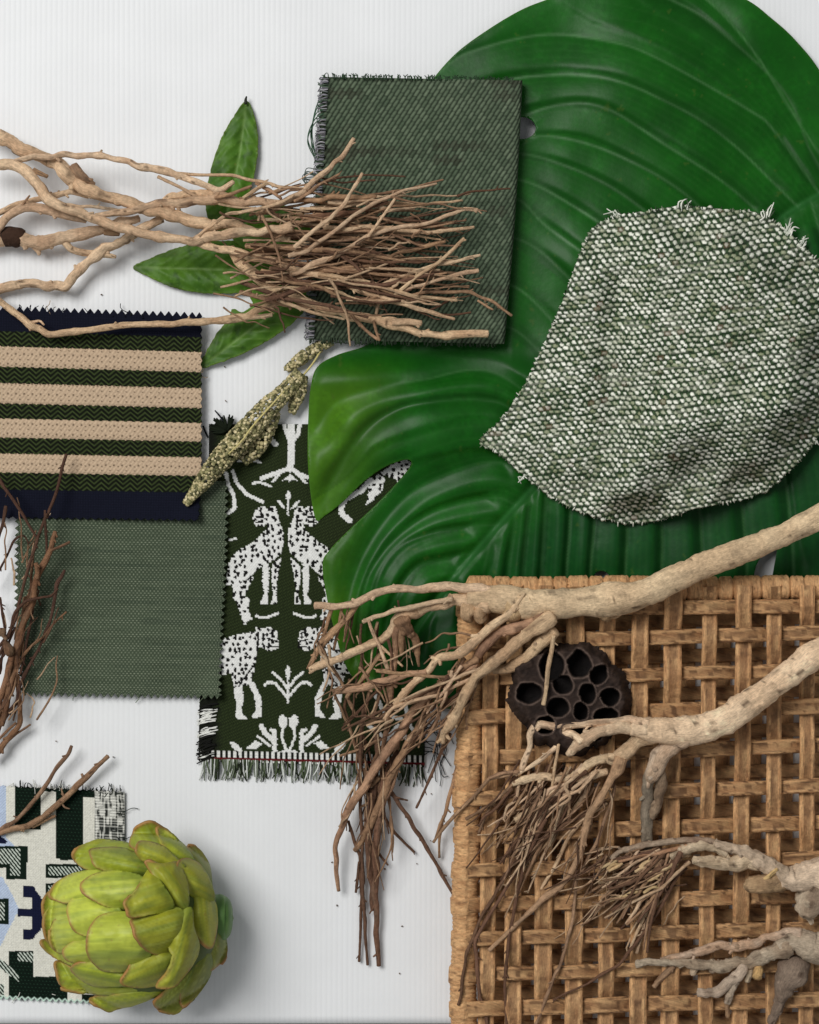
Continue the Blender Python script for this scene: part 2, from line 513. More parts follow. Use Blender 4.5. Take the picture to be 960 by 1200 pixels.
# ================================================================ CLOTH SWATCHES
def pink(U, V, u0, u1, v0, v1, left=0, right=0, top=0, bottom=0, pitch=8.2, fall=9):
    """zig-zag pinked edges: push the border in by a saw tooth"""
    x = U.copy(); y = V.copy()
    if left:  x += left * tri(V / pitch) * np.clip(1 - (U - u0) / fall, 0, 1)
    if right: x -= right * tri(V / pitch + .3) * np.clip(1 - (u1 - U) / fall, 0, 1)
    if top:   y += top * tri(U / pitch) * np.clip(1 - (V - v0) / fall, 0, 1)
    if bottom: y -= bottom * tri(U / pitch + .4) * np.clip(1 - (v1 - V) / fall, 0, 1)
    return x, y
def fray(parent, name, n, pos, direc, length, col, zz, r=0.7, spread=0.5, seed=1):
    g = random.Random(seed)
    st = []
    for i in range(n):
        x, y = pos(g.random())
        dx, dy = direc
        L = length * g.uniform(.5, 1.25)
        sx, sy = g.gauss(0, spread), g.gauss(0, spread)
        ex, ey = x + (dx + sx) * L, y + (dy + sy) * L
        mx, my = (x + ex) / 2 + g.gauss(0, 1.0), (y + ey) / 2 + g.gauss(0, 1.0)
        c = col[g.randrange(len(col))] * g.uniform(.8, 1.15)
        z = zz + g.uniform(-1, 2)
        st.append(([(x, y, z, r), (mx, my, z + g.uniform(0, 1.5), r), (ex, ey, max(.6, z - g.uniform(0, 2)), r * .7)], c))
    return threads(name, parent, st, step=3)

# ---- jacquard with spotted cats
def jacquard_pattern(X, Y):
    Xq = np.floor(X / 1.05) * 1.05 + (vn(np.floor(Y / 1.4) * 3.7, X * 0 + 2, 1) - .5) * 1.5
    Yq = np.floor(Y / 1.4) * 1.4
    k = 5.0
    def A(z): return [(220 + p[0] / 5.0, 480 + p[1] / 5.0) for p in z]
    def B(z): return [(220 + p[0] / 4.174, 700 + p[1] / 4.174) for p in z]
    def D(z): return [(380 + p[0] / 6.857, 500 + p[1] / 6.857) for p in z]
    white = np.zeros(X.shape, bool); black = np.zeros(X.shape, bool); spotted = np.zeros(X.shape, bool)
    def poly(p, spot=False, mirror=None):
        nonlocal white, spotted
        m = inpoly(Xq, Yq, p)
        if mirror is not None:
            m |= inpoly(Xq, Yq, [(2 * mirror - a, b) for a, b in p])
        white |= m
        if spot: spotted |= m
    def line(p, wd, mirror=None, dark=False):
        nonlocal white, black
        m = segd(Xq, Yq, p) < wd
        if mirror is not None:
            m |= segd(Xq, Yq, [(2 * mirror - a, b) for a, b in p]) < wd
        if dark: black |= m
        else: white |= m
    mA, mB = 334.5, 337.5
    # tree
    line(A([(605, 80), (606, 200), (602, 300), (600, 345)]), 4.2)
    line(A([(560, 80), (575, 130), (595, 180)]), 2.4); line(A([(655, 85), (645, 140), (615, 185)]), 2.4)
    line(A([(590, 345), (530, 365), (430, 402)]), 2.6); line(A([(612, 345), (650, 375), (700, 395)]), 2.6)
    line(A([(540, 372), (498, 418)]), 1.7); line(A([(640, 375), (690, 425)]), 1.7)
    poly(A([(548, 415), (575, 395), (600, 375), (622, 395), (640, 415), (605, 408), (595, 425), (585, 410)]))
    line(A([(375, 430), (420, 424), (485, 448)]), 1.5)
    line(A([(462, 160), (485, 175), (515, 200)]), 3.2); line(A([(300, 300), (370, 290), (418, 305)]), 1.7)
    line(A([(262, 360), (285, 430), (340, 492), (435, 538)]), 2.1)
    line(A([(225, 370), (232, 440), (268, 500), (272, 575), (238, 605)]), 2.3)
    line(A([(240, 760), (280, 755)]), 1.3)
    # sprig
    line(A([(587, 480), (585, 612)]), 1.2); poly(A([(587, 472), (606, 500), (600, 525), (578, 525), (572, 500)]))
    poly(A([(515, 525), (545, 535), (575, 585), (545, 570)])); poly(A([(657, 530), (630, 538), (598, 585), (632, 570)]))
    # upper pair of cats
    poly(A([(455, 705), (385, 770), (300, 820), (260, 855), (240, 900), (225, 960), (222, 1025), (250, 1025), (262, 985), (350, 992),
            (400, 945), (440, 905), (490, 890), (545, 840), (562, 770), (556, 700), (530, 640), (520, 590), (508, 563), (482, 562),
            (470, 582), (440, 563), (405, 572), (383, 610), (376, 640), (400, 682), (445, 682), (470, 660)]), True, mA)
    poly(A([(258, 980), (262, 1100), (290, 1150), (305, 1200), (345, 1205), (322, 1130), (348, 1050), (388, 975)]), True, mA)
    poly(B([(232, 0), (245, 40), (262, 90), (270, 132), (285, 130), (290, 112), (318, 108), (298, 70), (300, 0)]), True, mA)
    poly(A([(438, 900), (435, 1000), (446, 1085), (422, 1125), (425, 1142), (466, 1142), (470, 1060), (477, 900)]), False, mA)
    poly(A([(490, 915), (488, 1000), (500, 1085), (480, 1142), (522, 1138), (516, 1050), (527, 960), (548, 865), (512, 880)]), True, mA)
    line(A([(460, 690), (468, 730)]), 1.5, mA, True); line(A([(400, 625), (440, 628)]), 1.4, mA, True)
    line(A([(398, 660), (436, 655)]), 1.2, mA, True); line(A([(470, 920), (540, 860)]), 1.1, mA, True)
    line(A([(345, 1000), (400, 950)]), 1.1, mA, True); line(A([(430, 575), (425, 590)]), 1.6, mA, True)
    line(A([(492, 580), (496, 592)]), 1.6, mA, True)
    # ground squiggles
    line(B([(333, 88), (352, 98), (380, 98), (440, 76)]), 1.6, mA)
    # lower pair of cats
    poly(B([(165, 205), (230, 182), (330, 165), (328, 140), (365, 152), (400, 140), (437, 168), (444, 245), (400, 262), (350, 240),
            (335, 280), (328, 335), (310, 420), (268, 432), (225, 440), (212, 370), (165, 378), (100, 400), (90, 230)]), True, mB)
    poly(B([(222, 425), (225, 470), (240, 530), (232, 575), (236, 590), (292, 592), (262, 560), (272, 500), (268, 430)]), False, mB)
    poly(B([(290, 410), (325, 480), (335, 545), (312, 580), (316, 590), (358, 580), (360, 490), (322, 410)]), False, mB)
    line(B([(330, 320), (285, 380), (250, 430)]), 1.0, mB, True); line(B([(340, 170), (345, 230)]), 1.0, mB, True)
    line(B([(398, 205), (440, 215)]), 1.0, mB, True); line(B([(400, 238), (440, 240)]), 1.0, mB, True)
    line(B([(345, 148), (350, 158)]), 1.5, mB, True); line(B([(410, 160), (408, 175)]), 1.6, mB, True)
    # middle plant
    poly(B([(488, 328), (502, 355), (498, 395), (482, 395), (475, 355)])); line(B([(488, 380), (488, 512)]), 1.3)
    line(B([(375, 427), (395, 412), (425, 418), (455, 450), (486, 488)]), 1.7, mB - .6)
    line(B([(415, 366), (450, 395), (483, 440)]), 1.6, mB - .6)
    # bottom plant
    line(B([(490, 800), (490, 745)]), 2.0)
    poly(B([(465, 570), (487, 590), (485, 630), (455, 636), (440, 605), (448, 575)]), False, mB)
    line(B([(465, 635), (458, 680), (482, 745)]), 1.6, mB)
    line(B([(424, 655), (424, 795)]), 2.6, mB); line(B([(358, 628), (385, 670), (420, 700)]), 3.0, mB)
    line(B([(424, 650), (405, 645)]), 2.0, mB); line(B([(340, 678), (400, 722)]), 1.5, mB); line(B([(440, 770), (468, 752)]), 2.2, mB)
    poly(B([(283, 738), (330, 698), (365, 712), (330, 742)]), False, mB)
    poly(B([(207, 705), (225, 702), (262, 735), (268, 762), (245, 755), (215, 730)]), False, mB); line(B([(258, 760), (262, 785)]), .9, mB)
    # motif showing in the gap between the leaf lobes and beyond the twigs
    poly(D([(440, 375), (560, 285), (650, 255), (700, 290), (695, 370), (590, 460), (570, 420), (500, 395)]), True)
    poly(D([(400, 400), (450, 375), (485, 420), (465, 500), (400, 585), (330, 630), (350, 560), (350, 490)]), True)
    line(D([(370, 425), (290, 515), (170, 575), (130, 640), (140, 700), (200, 752)]), 3.2)
    for p in ([(440, 815), (452, 838), (470, 842)], [(450, 868), (466, 850), (478, 868)], [(474, 822), (480, 850), (490, 862)], [(432, 850), (448, 862), (444, 878)], [(462, 800), (478, 808), (486, 796)]):
        line(p, 2.4)
    # spots
    c0x = np.floor(X / 6.6); c0y = np.floor(Y / 6.0)
    for ox in (-1, 0, 1):
        for oy in (-1, 0, 1):
            cx = c0x + ox; cy = c0y + oy
            h = vn(cx * 7.3, cy * 5.1, 21); h2 = vn(cx * 3.9, cy * 8.7, 22); h3 = vn(cx * 2.2, cy * 2.9, 23)
            dx = np.abs(Xq - (cx + .05 + 1.0 * (h - .05)) * 6.6); dy = np.abs(Yq - (cy + .05 + 1.0 * (h2 - .05)) * 6.0)
            w1 = 1.2 + 1.2 * h3; w2 = 1.1 + 1.0 * h
            black |= spotted & (h3 > .22) & (((dx < w1) & (dy < w2 * .7)) | ((dx < w1 * .55) & (dy < w2 * 1.35)))
    return white & ~black, black & white
def build_jacquard():
    t = thing('jacquard_swatch', 'dark green woven swatch patterned with white spotted cats and plants, frayed lower hem', 'fabric swatch', (365, 700, 0))
    def fn(U, V):
        x = U + (V - 497) * -0.012 * ((U < 300) * 1.0) * 0 ; y = V + (U - 240) * 0.028 * sstep(820, 892, V)
        x = U - 12 * sstep(0.0, 1.0, (V - 497) / 395) * np.clip(1 - (U - 246) / 120, 0, 1)
        m, b = jacquard_pattern(x, y)
        z = 3.0 + 0.55 * m + 0.35 * np.sin(x * math.pi / 1.6) * np.sin(y * math.pi / 1.9) + 1.2 * fbm(x / 70, y / 70, 3)
        return x, y, z
    def col(U, V):
        y = V + (U - 240) * 0.028 * sstep(820, 892, V)
        x = U - 12 * sstep(0.0, 1.0, (V - 497) / 395) * np.clip(1 - (U - 246) / 120, 0, 1)
        m, b = jacquard_pattern(x, y)
        g = tri((x + y * .8) / 3.4)
        hb = tri((x - np.abs(((y / 8) % 2) - 1) * 6) / 3.0)
        c = mix(C(22, 28, 16), C(58, 70, 38), .15 + .7 * hb * tri(y / 1.9 / 2 + x / 9.))
        c = mix(c, C(20, 20, 18), sstep(262, 248, x + 8 * (vn(y / 4, x * 0, 3) - .5)) * .85)
        wv = .86 + .14 * tri(y / 1.9)
        c = np.where(m[..., None], C(228, 228, 224) * wv[..., None], c)
        c = np.where(b[..., None], C(24, 24, 22), c)
        # woven hem: white ticks, red line
        v2 = V
        tick = (tri((x + .4 * y * 0) / 6.4) > .48)
        hem = sstep(878.5, 879.5, v2)
        cc = np.where(tick[..., None], C(222, 222, 216), C(26, 28, 22))
        cc = np.where((tri(v2 / 3.1) > .8)[..., None], cc * .75, cc)
        c = mix(c, cc, hem)
        red = (v2 > 886.5) & (v2 < 889.8)
        c = np.where(red[..., None], mix(C(120, 30, 36), C(40, 18, 18), tri(x / 3.2 + v2 / 3)), c)
        return c
    cloth_grid('cloth', t, 245, 498, 497, 892, 0.7, fn, col, 2.5)
    g = random.Random(5)
    st = []
    for i in range(210):
        x = 238 + g.random() * 258
        y = 891 + (x - 240) * .028
        L = g.uniform(13, 24)
        cc = [C(215, 217, 212), C(200, 202, 198), C(120, 128, 112), C(36, 42, 28), C(88, 100, 74), C(64, 76, 52)][g.randrange(6)]
        sx = g.gauss(0, 4.5)
        st.append(([(x, y - 2, 3.5, .9), (x + sx * .3, y + L * .45, g.uniform(2, 6), 1.0), (x + sx, y + L, g.uniform(.8, 3.5), .7)], cc))
    threads('fringe', t, st)
    st = []
    for i in range(60):
        y = 826 + g.random() * 70
        wht = (830 < y < 862) if g.random() < .85 else (y > 880)
        cc = C(222, 222, 216) if wht else C(26, 26, 24)
        L = g.uniform(8, 20)
        st.append(([(246 - (y - 826) * .06 + g.uniform(0, 12), y - g.uniform(0, 5), 5.0, .9), (240 + g.uniform(-3, 3), y, 5, .9), (234 - g.uniform(0, 1) * L * .25, y + g.uniform(0, 7), 2.5, .7)], cc))
    threads('frayed_edge', t, st)
    st = []
    for i in range(46):
        an = g.uniform(math.pi * .75, math.pi * 1.75)
        L = g.uniform(9, 19)
        st.append(([(266, 505, 5, 1.2), (266 + math.cos(an) * L * .5, 503 + math.sin(an) * L * .4, 8, 1.2), (264 + math.cos(an) * L, 499 + math.sin(an) * L * .75, 6, .9)], C(24, 30, 20) * g.uniform(.7, 1.4)))
    st.append(([(264, 497, 6, .9), (258, 488, 8, 1), (252, 481, 5, .8)], C(20, 22, 30)))
    st.append(([(238, 499, 4, 1), (241, 507, 4, 1.1), (244, 513, 4, .8)], C(20, 24, 26)))
    threads('thread_tuft', t, st)
    st = []
    for k in range(9):
        x0, y0 = 496, 845 + k * 5
        st.append(([(x0, y0, 4, .6), (x0 + 8 + g.uniform(0, 10), y0 + g.uniform(-6, 10), 4, .5), (x0 + 14 + g.uniform(0, 14), y0 + g.uniform(10, 34), 3, .5), (x0 + g.uniform(4, 40), y0 + g.uniform(24, 52), 1.5, .45)], C(26, 32, 34)))
    for q in st:
        threads('loose_thread', t, [q])
build_jacquard()

# ---- sage plain weave
def build_sage():
    t = thing('sage_swatch', 'plain sage green cloth swatch with pinked edges, tucked under the striped swatch', 'fabric swatch', (140, 700, 0))
    u0, u1, v0, v1 = 18, 268, 560, 816
    def fn(U, V):
        x, y = pink(U, V, u0, u1, v0, v1, left=5, right=5, bottom=5.5)
        x = x - (V - 560) * .012 * np.clip((250 - U) / 230, -1, 1) - 8 * sstep(600, 816, V) * (U > 140) * ((U - 140) / 128) + 8 * sstep(700, 816, V) * np.clip((60 - U) / 42, 0, 1)
        y = y + (U - 18) * .016
        z = 7.5 + 4.6 * fbm(U / 70, V / 80, 8) + 7 * sstep(40, 0, np.hypot(U - 268, V - 816)) + 4 * sstep(30, 0, np.hypot(U - 18, V - 816)) + .5 * np.sin(U * math.pi / 2.25 + math.pi * np.floor(V / 2.7)) 
        return x, y, z
    def col(U, V):
        row = np.floor(V / 2.7)
        d = tri(U / 4.5 + .5 * (row % 2)) * tri(V / 2.7 + .5)
        slub = .5 * vn(U / 55, row * 3.1, 2) + .5 * fbm(U / 60, V / 50, 6)
        b = mix(C(60, 70, 55), C(76, 87, 69), slub)
        c = mix(b, C(150, 156, 134), sstep(.40, .75, d) * (.45 + .5 * vn(U / 9, row * 1.7, 5)))
        c = mix(c, C(52, 64, 52), sstep(.7, .9, vn(U / 34, row * 5.3, 9)) * .35)
        return c
    cloth_grid('cloth', t, u0, u1, v0, v1, 0.85, fn, col, 2.2)
build_sage()

# ---- striped navy / herringbone / beige
def build_striped():
    t = thing('striped_swatch', 'striped swatch of beige bands and dark green herringbone between navy ends', 'fabric swatch', (110, 490, 0))
    u0, u1, v0, v1 = -70, 237, 358, 608
    edges = [388, 406, 429.5, 449, 472.5, 490.5, 512.5, 531.5, 553.5, 573.5]
    def band(V):
        return np.searchsorted(np.array(edges), V)
    def fn(U, V):
        x, y = pink(U, V, u0, u1, v0, v1, top=6, right=2.0, bottom=3.0, pitch=9.2)
        x = x - 3 * sstep(540, 610, V) * sstep(100, 237, U)
        y = y + (U + 0) * .024 * np.clip(1.6 - (V - 358) / 260, .6, 1.6) * .85
        k = band(V)
        bg = (k % 2 == 0) & (k > 0) & (k < 10)
        z = 13 + 1.0 * bg * sstep(0, 3, np.minimum.reduce([np.abs(V - e) for e in edges])) + 3.6 * fbm(U / 66, V / 50, 5) + 7 * sstep(36, 0, np.hypot(U - 237, V - 608)) + 5 * sstep(30, 0, np.hypot(U - 237, V - 358))
        z = z + .45 * bg * tri(U / 4.8 + .5 * (np.floor(V / 5.8) % 2)) + 2.5 * np.clip((V - 575) / 30, 0, 1) * vn(U / 40, V * 0, 4)
        return x, y, z
    def col(U, V):
        sc = 1.1 * (tri(U / 9.5) - .5)
        k = band(V + sc * ((np.abs(V[:, :, None] - np.array(edges)).min(-1)) < 3))
        zig = tri(U / 17.0)
        ph = (V + 7.2 * zig) / 5.6 + .15 * vn(U / 8, V / 8, 2)
        ln = sstep(.50, .78, tri(ph))
        hb = mix(C(17, 20, 13), C(62, 74, 40), ln * (.7 + .3 * vn(U / 3, V / 3, 7)))
        row = np.floor((V) / 5.85)
        br = tri(U / 9.6 + .5 * (row % 2) + .12 * vn(row * 3, U * 0, 3))
        vv = tri(V / 5.85 + .25 * tri(U / 9.6))
        spk = sstep(.66, .9, br) * sstep(.45, .8, vv)
        bg = mix(C(200, 176, 148), C(166, 142, 118), tri(U / 4.8 + V / 5.85) * .8)
        bg = mix(bg, C(74, 58, 46), spk * .85)
        nv = mix(C(16, 18, 30), C(24, 26, 40), tri(U / 3.) * tri(V / 3.))
        c = np.where((k % 2 == 1)[..., None], hb, bg)
        c = np.where(((k == 0) | (k == 10))[..., None], nv, c)
        return c
    cloth_grid('cloth', t, u0, u1, v0, v1, 0.85, fn, col, 3.0)
    fray(t, 'frayed_edge', 34, lambda q: (10 + 220 * q, 361 + 16 * q), (0, -1), 4, [C(18, 18, 28)], 13, .5, .5, 3)
build_striped()

# ---- geometric tapestry
def build_geometric():
    t = thing('geometric_swatch', 'cream swatch woven with dark green, navy and pale blue blocks, under the artichoke', 'fabric swatch', (60, 1050, 0))
    u0, u1, v0, v1 = -70, 146, 920, 1172
    GR, NV, BL, CR = C(22, 38, 28), C(20, 24, 48), C(158, 176, 204), C(224, 222, 210)
    def q(z): return [(a / 4.0, 900 + b / 4.0) for a, b in z]
    def fn(U, V):
        x, y = pink(U, V, u0, u1, v0, v1, top=2.0, bottom=4.5, pitch=7.2)
        y = y + U * .05
        z = 3.2 + .35 * np.sin(U * math.pi / 1.7) * np.sin(V * math.pi / 1.7) + 1.0 * fbm(U / 50, V / 50, 4)
        return x, y, z
    def col(U, V):
        X = np.floor(U / 1.5) * 1.5; Y = np.floor((V + U * .05) / 1.5) * 1.5
        wv = .5 * tri(U / 2.9) + .5 * tri(V / 2.9)
        c = mix(CR * .84, CR, wv)
        gw = mix(GR * .5, C(40, 66, 50), sstep(.5, .9, tri(U / 4.2 + .5 * (np.floor(V / 4) % 2)) * tri(V / 4 + .2)))
        blw = mix(BL, C(196, 206, 222), tri((U + V) / 3.4))
        hat = np.where((tri((U * 1.2 - V) / 5.2) > .55)[..., None], C(196, 204, 192), GR)
        def put(p, cc):
            nonlocal c
            c = np.where(inpoly(X, Y, q(p))[..., None], cc, c)
        put([(-300, 60), (25, 60), (25, 320), (70, 365), (-300, 365)], blw)
        put([(-60, 470), (10, 510), (50, 580), (88, 660), (45, 740), (0, 830), (-100, 830)], blw)
        put([(-300, 300), (0, 315), (40, 345), (20, 350), (-300, 350)], NV)
        put([(68, 70), (188, 70), (188, 288), (68, 285)], gw)
        put([(200, 60), (447, 90), (447, 136), (385, 136), (385, 432), (258, 425), (262, 108), (200, 108)], gw)
        put([(-100, 365), (127, 365), (125, 522), (30, 522), (30, 465), (-100, 465)], GR * .7)
        put([(-100, 378), (95, 378), (95, 500), (45, 500), (45, 450), (-100, 450)], hat)
        put([(212, 450), (420, 450), (420, 515), (212, 510)], GR * .7); put([(228, 462), (420, 462), (420, 500), (228, 498)], hat)
        put([(212, 538), (262, 538), (262, 600), (212, 600)], GR * .7); put([(225, 552), (262, 552), (262, 590), (225, 590)], hat)
        put([(108, 548), (150, 548), (175, 580), (200, 620), (212, 655), (208, 700), (190, 752), (150, 800), (108, 800), (108, 752), (145, 752), (145, 695), (80, 695), (80, 655), (145, 655), (145, 605), (108, 605)], mix(NV * .8, NV * 1.4, wv))
        put([(-80, 610), (40, 610), (40, 728), (-80, 728)], GR * .7); put([(-80, 625), (24, 625), (24, 710), (-80, 710)], hat)
        put([(38, 855), (155, 855), (155, 975), (255, 975), (262, 910), (330, 960), (330, 1130), (38, 1130)], gw)
        put([(80, 862), (155, 862), (155, 908), (80, 900)], hat); put([(-60, 840), (90, 965), (90, 1005), (-60, 890)], hat)
        put([(-80, 1000), (18, 1010), (18, 1080), (-80, 1080)], hat)
        put([(316, 1046), (382, 1046), (382, 1200), (316, 1200)], CR); put([(382, 1060), (480, 1060), (480, 1200), (382, 1200)], gw)
        # open warp at the right side
        sel = sstep(110.5, 111.5, U)
        sp = sstep(.35, .6, vn(U / 1.6, V / 9, 31)) * .6 + .4 * (tri(V / 3.4) > .5) * (vn(U / 7, V / 2, 3) > .35)
        c = mix(c, mix(C(40, 44, 40), C(226, 225, 216), sp), sel)
        c = mix(c, C(190, 214, 200), sstep(1167.5, 1170, V))
        return c
    cloth_grid('cloth', t, u0, u1, v0, v1, 0.8, fn, col, 2.2)
    fray(t, 'frayed_edge', 60, lambda k: (14 + 130 * k, 922 + 6 * k), (0, -1), 5, [C(22, 34, 26), C(30, 34, 30), C(206, 206, 198)], 3.5, .55, .4, 8)
build_geometric()

def stray(parent_name, spots, cols, z):
    p = bpy.data.objects[parent_name]
    g = random.Random(len(parent_name))
    st = []
    for x, y, dx, dy in spots:
        for k in range(2):
            L = g.uniform(5, 15)
            pts = [(x - dx * 5 + g.uniform(-4, 4), y - dy * 5 + g.uniform(-4, 4), z + 1.2, .5)]
            a = math.atan2(dy, dx) + g.gauss(0, .6)
            px, py = pts[0][:2]
            for q in range(4):
                px += math.cos(a) * L / 3; py += math.sin(a) * L / 3; a += g.gauss(0, .6)
                pts.append((px, py, max(1, z + 1.2 - q * z / 4), .45))
            st.append((pts, cols[g.randrange(len(cols))]))
    for q in st:
        threads('loose_thread', p, [q])
stray('sage_swatch', [(20, 640, -1, 0), (22, 760, -1, 0), (90, 812, 0, 1), (170, 816, 0, 1), (250, 815, .5, 1), (262, 700, 1, 0)], [C(120, 132, 108), C(84, 98, 76)], 8)
stray('striped_swatch', [(60, 360, 0, -1), (150, 366, 0, -1), (234, 376, 1, -.5), (237, 440, 1, 0), (237, 545, 1, 0), (150, 608, 0, 1), (228, 608, 1, 1), (60, 606, 0, 1)], [C(22, 24, 34), C(190, 166, 138), C(30, 36, 24)], 13)
stray('geometric_swatch', [(40, 922, 0, -1), (120, 928, 0, -1), (146, 950, 1, 0), (146, 980, 1, 0), (60, 1172, 0, 1), (20, 1168, 0, 1)], [C(210, 210, 200), C(28, 40, 32)], 3)

# ================================================================ BIG LEAF
LEAF_Z = [(640, 250, 26), (650, 350, 26), (368, 500, 7), (372, 600, 6), (384, 665, 8), (400, 770, 7), (440, 440, 26), (425, 500, 25), (500, 490, 34), (600, 420, 30), (560, 200, 20),
          (470, 300, 10), (515, 92, 6), (640, 4, 8), (800, -20, 8), (960, 92, 10), (760, 100, 34), (800, 200, 38), (700, 300, 36), (900, 250, 30),
          (620, 560, 26), (700, 620, 24), (850, 640, 22), (950, 640, 22), (540, 650, 22), (470, 690, 26), (440, 750, 16), (520, 822, 7),
          (600, 720, 14), (700, 730, 12), (900, 730, 12), (1050, 300, 24), (800, 860, 8), (650, 850, 8), (415, 790, 6), (430, 590, 10)]
def build_big_leaf():
    t = thing('monstera_leaf', 'huge glossy dark green split leaf lying under the tweed and the woven mat', 'leaf', (700, 420, 0))
    out = smooth_poly([(508, 92), (535, 62), (570, 36), (610, 12), (645, -2), (700, -22), (790, -32), (868, -4), (905, 22), (935, 50), (965, 90),
                       (1010, 180), (1040, 300), (1040, 450), (1030, 600), (1010, 702), (930, 706), (800, 708), (680, 710), (620, 735), (580, 790), (556, 826), (530, 831),
                       (480, 822), (440, 810), (416, 796), (403, 775), (393, 742), (384, 705), (378, 662), (386, 645), (408, 622), (440, 592), (465, 566), (480, 548),
                       (482, 541), (474, 539), (450, 548), (425, 566), (400, 590), (380, 605), (371, 610), (365, 585), (361, 545), (361, 500), (364, 455), (372, 430), (395, 416), (430, 404),
                       (455, 380), (460, 320), (470, 240), (482, 160), (495, 115)], 4)
    h1 = [(612 + 16 * math.cos(a), 150 + 13 * math.sin(a)) for a in np.linspace(0, 2 * math.pi, 22, endpoint=False)]
    h2 = [(705 + 9 * math.cos(a), 676 + 7 * math.sin(a)) for a in np.linspace(0, 2 * math.pi, 14, endpoint=False)]
    h3 = smooth_poly([(884, 690), (886, 664), (898, 646), (910, 640), (908, 660), (900, 690)], 4)
    P, T = patch_2d(out, 2.3, [h1, h2, h3])
    x, y = P[:, 0], P[:, 1]
    mid = [(1000, 205), (960, 228), (900, 268), (800, 360), (700, 480), (640, 555), (590, 610), (545, 662), (500, 720), (460, 775), (430, 810)]
    veins = [
        [(985, 214), (940, 150), (890, 70), (850, 20), (800, -25)], [(975, 220), (950, 177), (917, 105), (835, 29), (787, 0), (740, -20)],
        [(960, 226), (907, 153), (878, 129), (768, 67), (711, 48), (634, 41), (548, 62), (514, 86)],
        [(936, 243), (852, 163), (783, 120), (706, 91), (608, 91), (540, 110)], [(905, 264), (850, 215), (780, 170), (711, 127), (658, 122), (600, 140)],
        [(870, 294), (800, 225), (720, 180), (650, 160), (600, 165)], [(840, 322), (770, 258), (700, 210), (618, 181), (560, 185)],
        [(810, 350), (740, 290), (670, 240), (610, 211), (560, 215)], [(780, 384), (700, 310), (640, 265), (603, 232), (540, 235)],
        [(750, 420), (690, 350), (640, 300), (600, 278), (540, 272)], [(720, 455), (660, 390), (610, 340), (560, 322)], [(700, 480), (640, 420), (600, 385), (540, 370)],
        [(675, 512), (580, 437), (496, 445), (434, 457), (396, 472), (370, 503)], [(655, 537), (600, 480), (565, 468), (511, 470), (465, 480), (427, 506), (392, 560), (374, 606)],
        [(632, 562), (580, 541), (522, 556), (476, 583), (434, 637), (410, 700), (402, 760)], [(605, 592), (580, 583), (530, 593), (492, 610), (450, 648), (427, 690), (415, 770)],
        [(585, 615), (540, 618), (503, 625), (465, 644), (440, 690), (430, 790)], [(558, 648), (520, 655), (484, 667), (455, 720), (445, 800)],
        [(520, 692), (492, 730), (476, 775), (470, 815)],
        [(577, 626), (568, 665), (565, 700), (560, 780)], [(605, 593), (600, 640), (596, 672), (590, 780)], [(622, 575), (615, 640), (612, 675), (605, 790)],
        [(641, 554), (638, 610), (634, 675), (625, 800)], [(668, 520), (668, 610), (664, 675), (660, 800)], [(695, 486), (697, 600), (692, 675), (690, 800)],
        [(730, 444), (735, 600), (733, 675), (730, 800)], [(762, 405), (775, 600), (775, 680), (770, 800)], [(800, 360), (820, 600), (822, 680), (815, 790)],
        [(840, 322), (870, 600), (875, 680), (865, 770)], [(880, 286), (920, 560), (930, 680), (920, 740)], [(920, 255), (980, 500), (1000, 600)], [(950, 235), (1000, 400), (1030, 480)]]
    cv = [catmull(v, 8) for v in veins]
    D = np.stack([segd(x, y, c) for c in cv], 0)
    o1 = np.argsort(D, 0)
    ar = np.arange(len(x))
    n1, n2 = o1[0], o1[1]
    d1, d2 = D[n1, ar], D[n2, ar]
    dv = d1
    t_ = d1 / (d1 + d2 + 1e-6)
    ramp = np.where(n2 == n1 + 1, t_, np.where(n2 == n1 - 1, 1 - t_, .5))      # 0..1 across one band between veins
    # fine veins between the main ones
    ds = np.full(x.shape, 1e9)
    for i in range(len(cv) - 1):
        if i in (11, 18): continue
        p = cv[i][np.linspace(0, len(cv[i]) - 1, 26).astype(int)]; q = cv[i + 1][np.linspace(0, len(cv[i + 1]) - 1, 26).astype(int)]
        for f in (.2, .38, .56, .74, .9):
            ds = np.minimum(ds, segd(x, y, p * (1 - f) + q * f))
    dm = segd(x, y, catmull(mid, 8))
    ed = edge_dist(P, out)
    low = sstep(380, 470, y) * sstep(700, 600, x)
    right = sstep(0, 60, (x - 640) * .72 + (y - 555) * .69)          # lower right side of the midrib
    amp = 1.6 + 5.6 * low + 2.2 * right
    z = rbf(LEAF_Z, x, y)
    z = z + amp * (1 - np.exp(-(dv / (6 + 13 * low)) ** (1.2 + .7 * low))) * sstep(0, 20, ed + 6)
    saw = ramp * (1 - sstep(.72, 1.0, ramp))
    z = z + (3.6 + 4.6 * right + 3.0 * low) * (saw - .3)
    z = z - .22 * np.exp(-(ds / 1.6) ** 2) * sstep(6, 14, dv)
    E = np.concatenate([T[:, [0, 1]], T[:, [1, 2]], T[:, [2, 0]]])
    cnt = np.bincount(E[:, 0], minlength=len(x)) + np.bincount(E[:, 1], minlength=len(x))
    for it in range(4):                                                   # soften the creases like living tissue
        acc = np.bincount(E[:, 0], z[E[:, 1]], len(x)) + np.bincount(E[:, 1], z[E[:, 0]], len(x))
        z = .4 * z + .6 * acc / np.maximum(cnt, 1)
    z = z - 3.0 * np.exp(-(dm / 7) ** 2) + 1.6 * np.exp(-(dm / 2.4) ** 2)
    z = z + 2.0 * (fbm(x / 60, y / 60, 3) - .5)
    z = np.maximum(z, 5.2)
    under = sstep(690, 705, y) * sstep(530, 560, x)
    z = z * (1 - under) + np.minimum(z, 13) * under
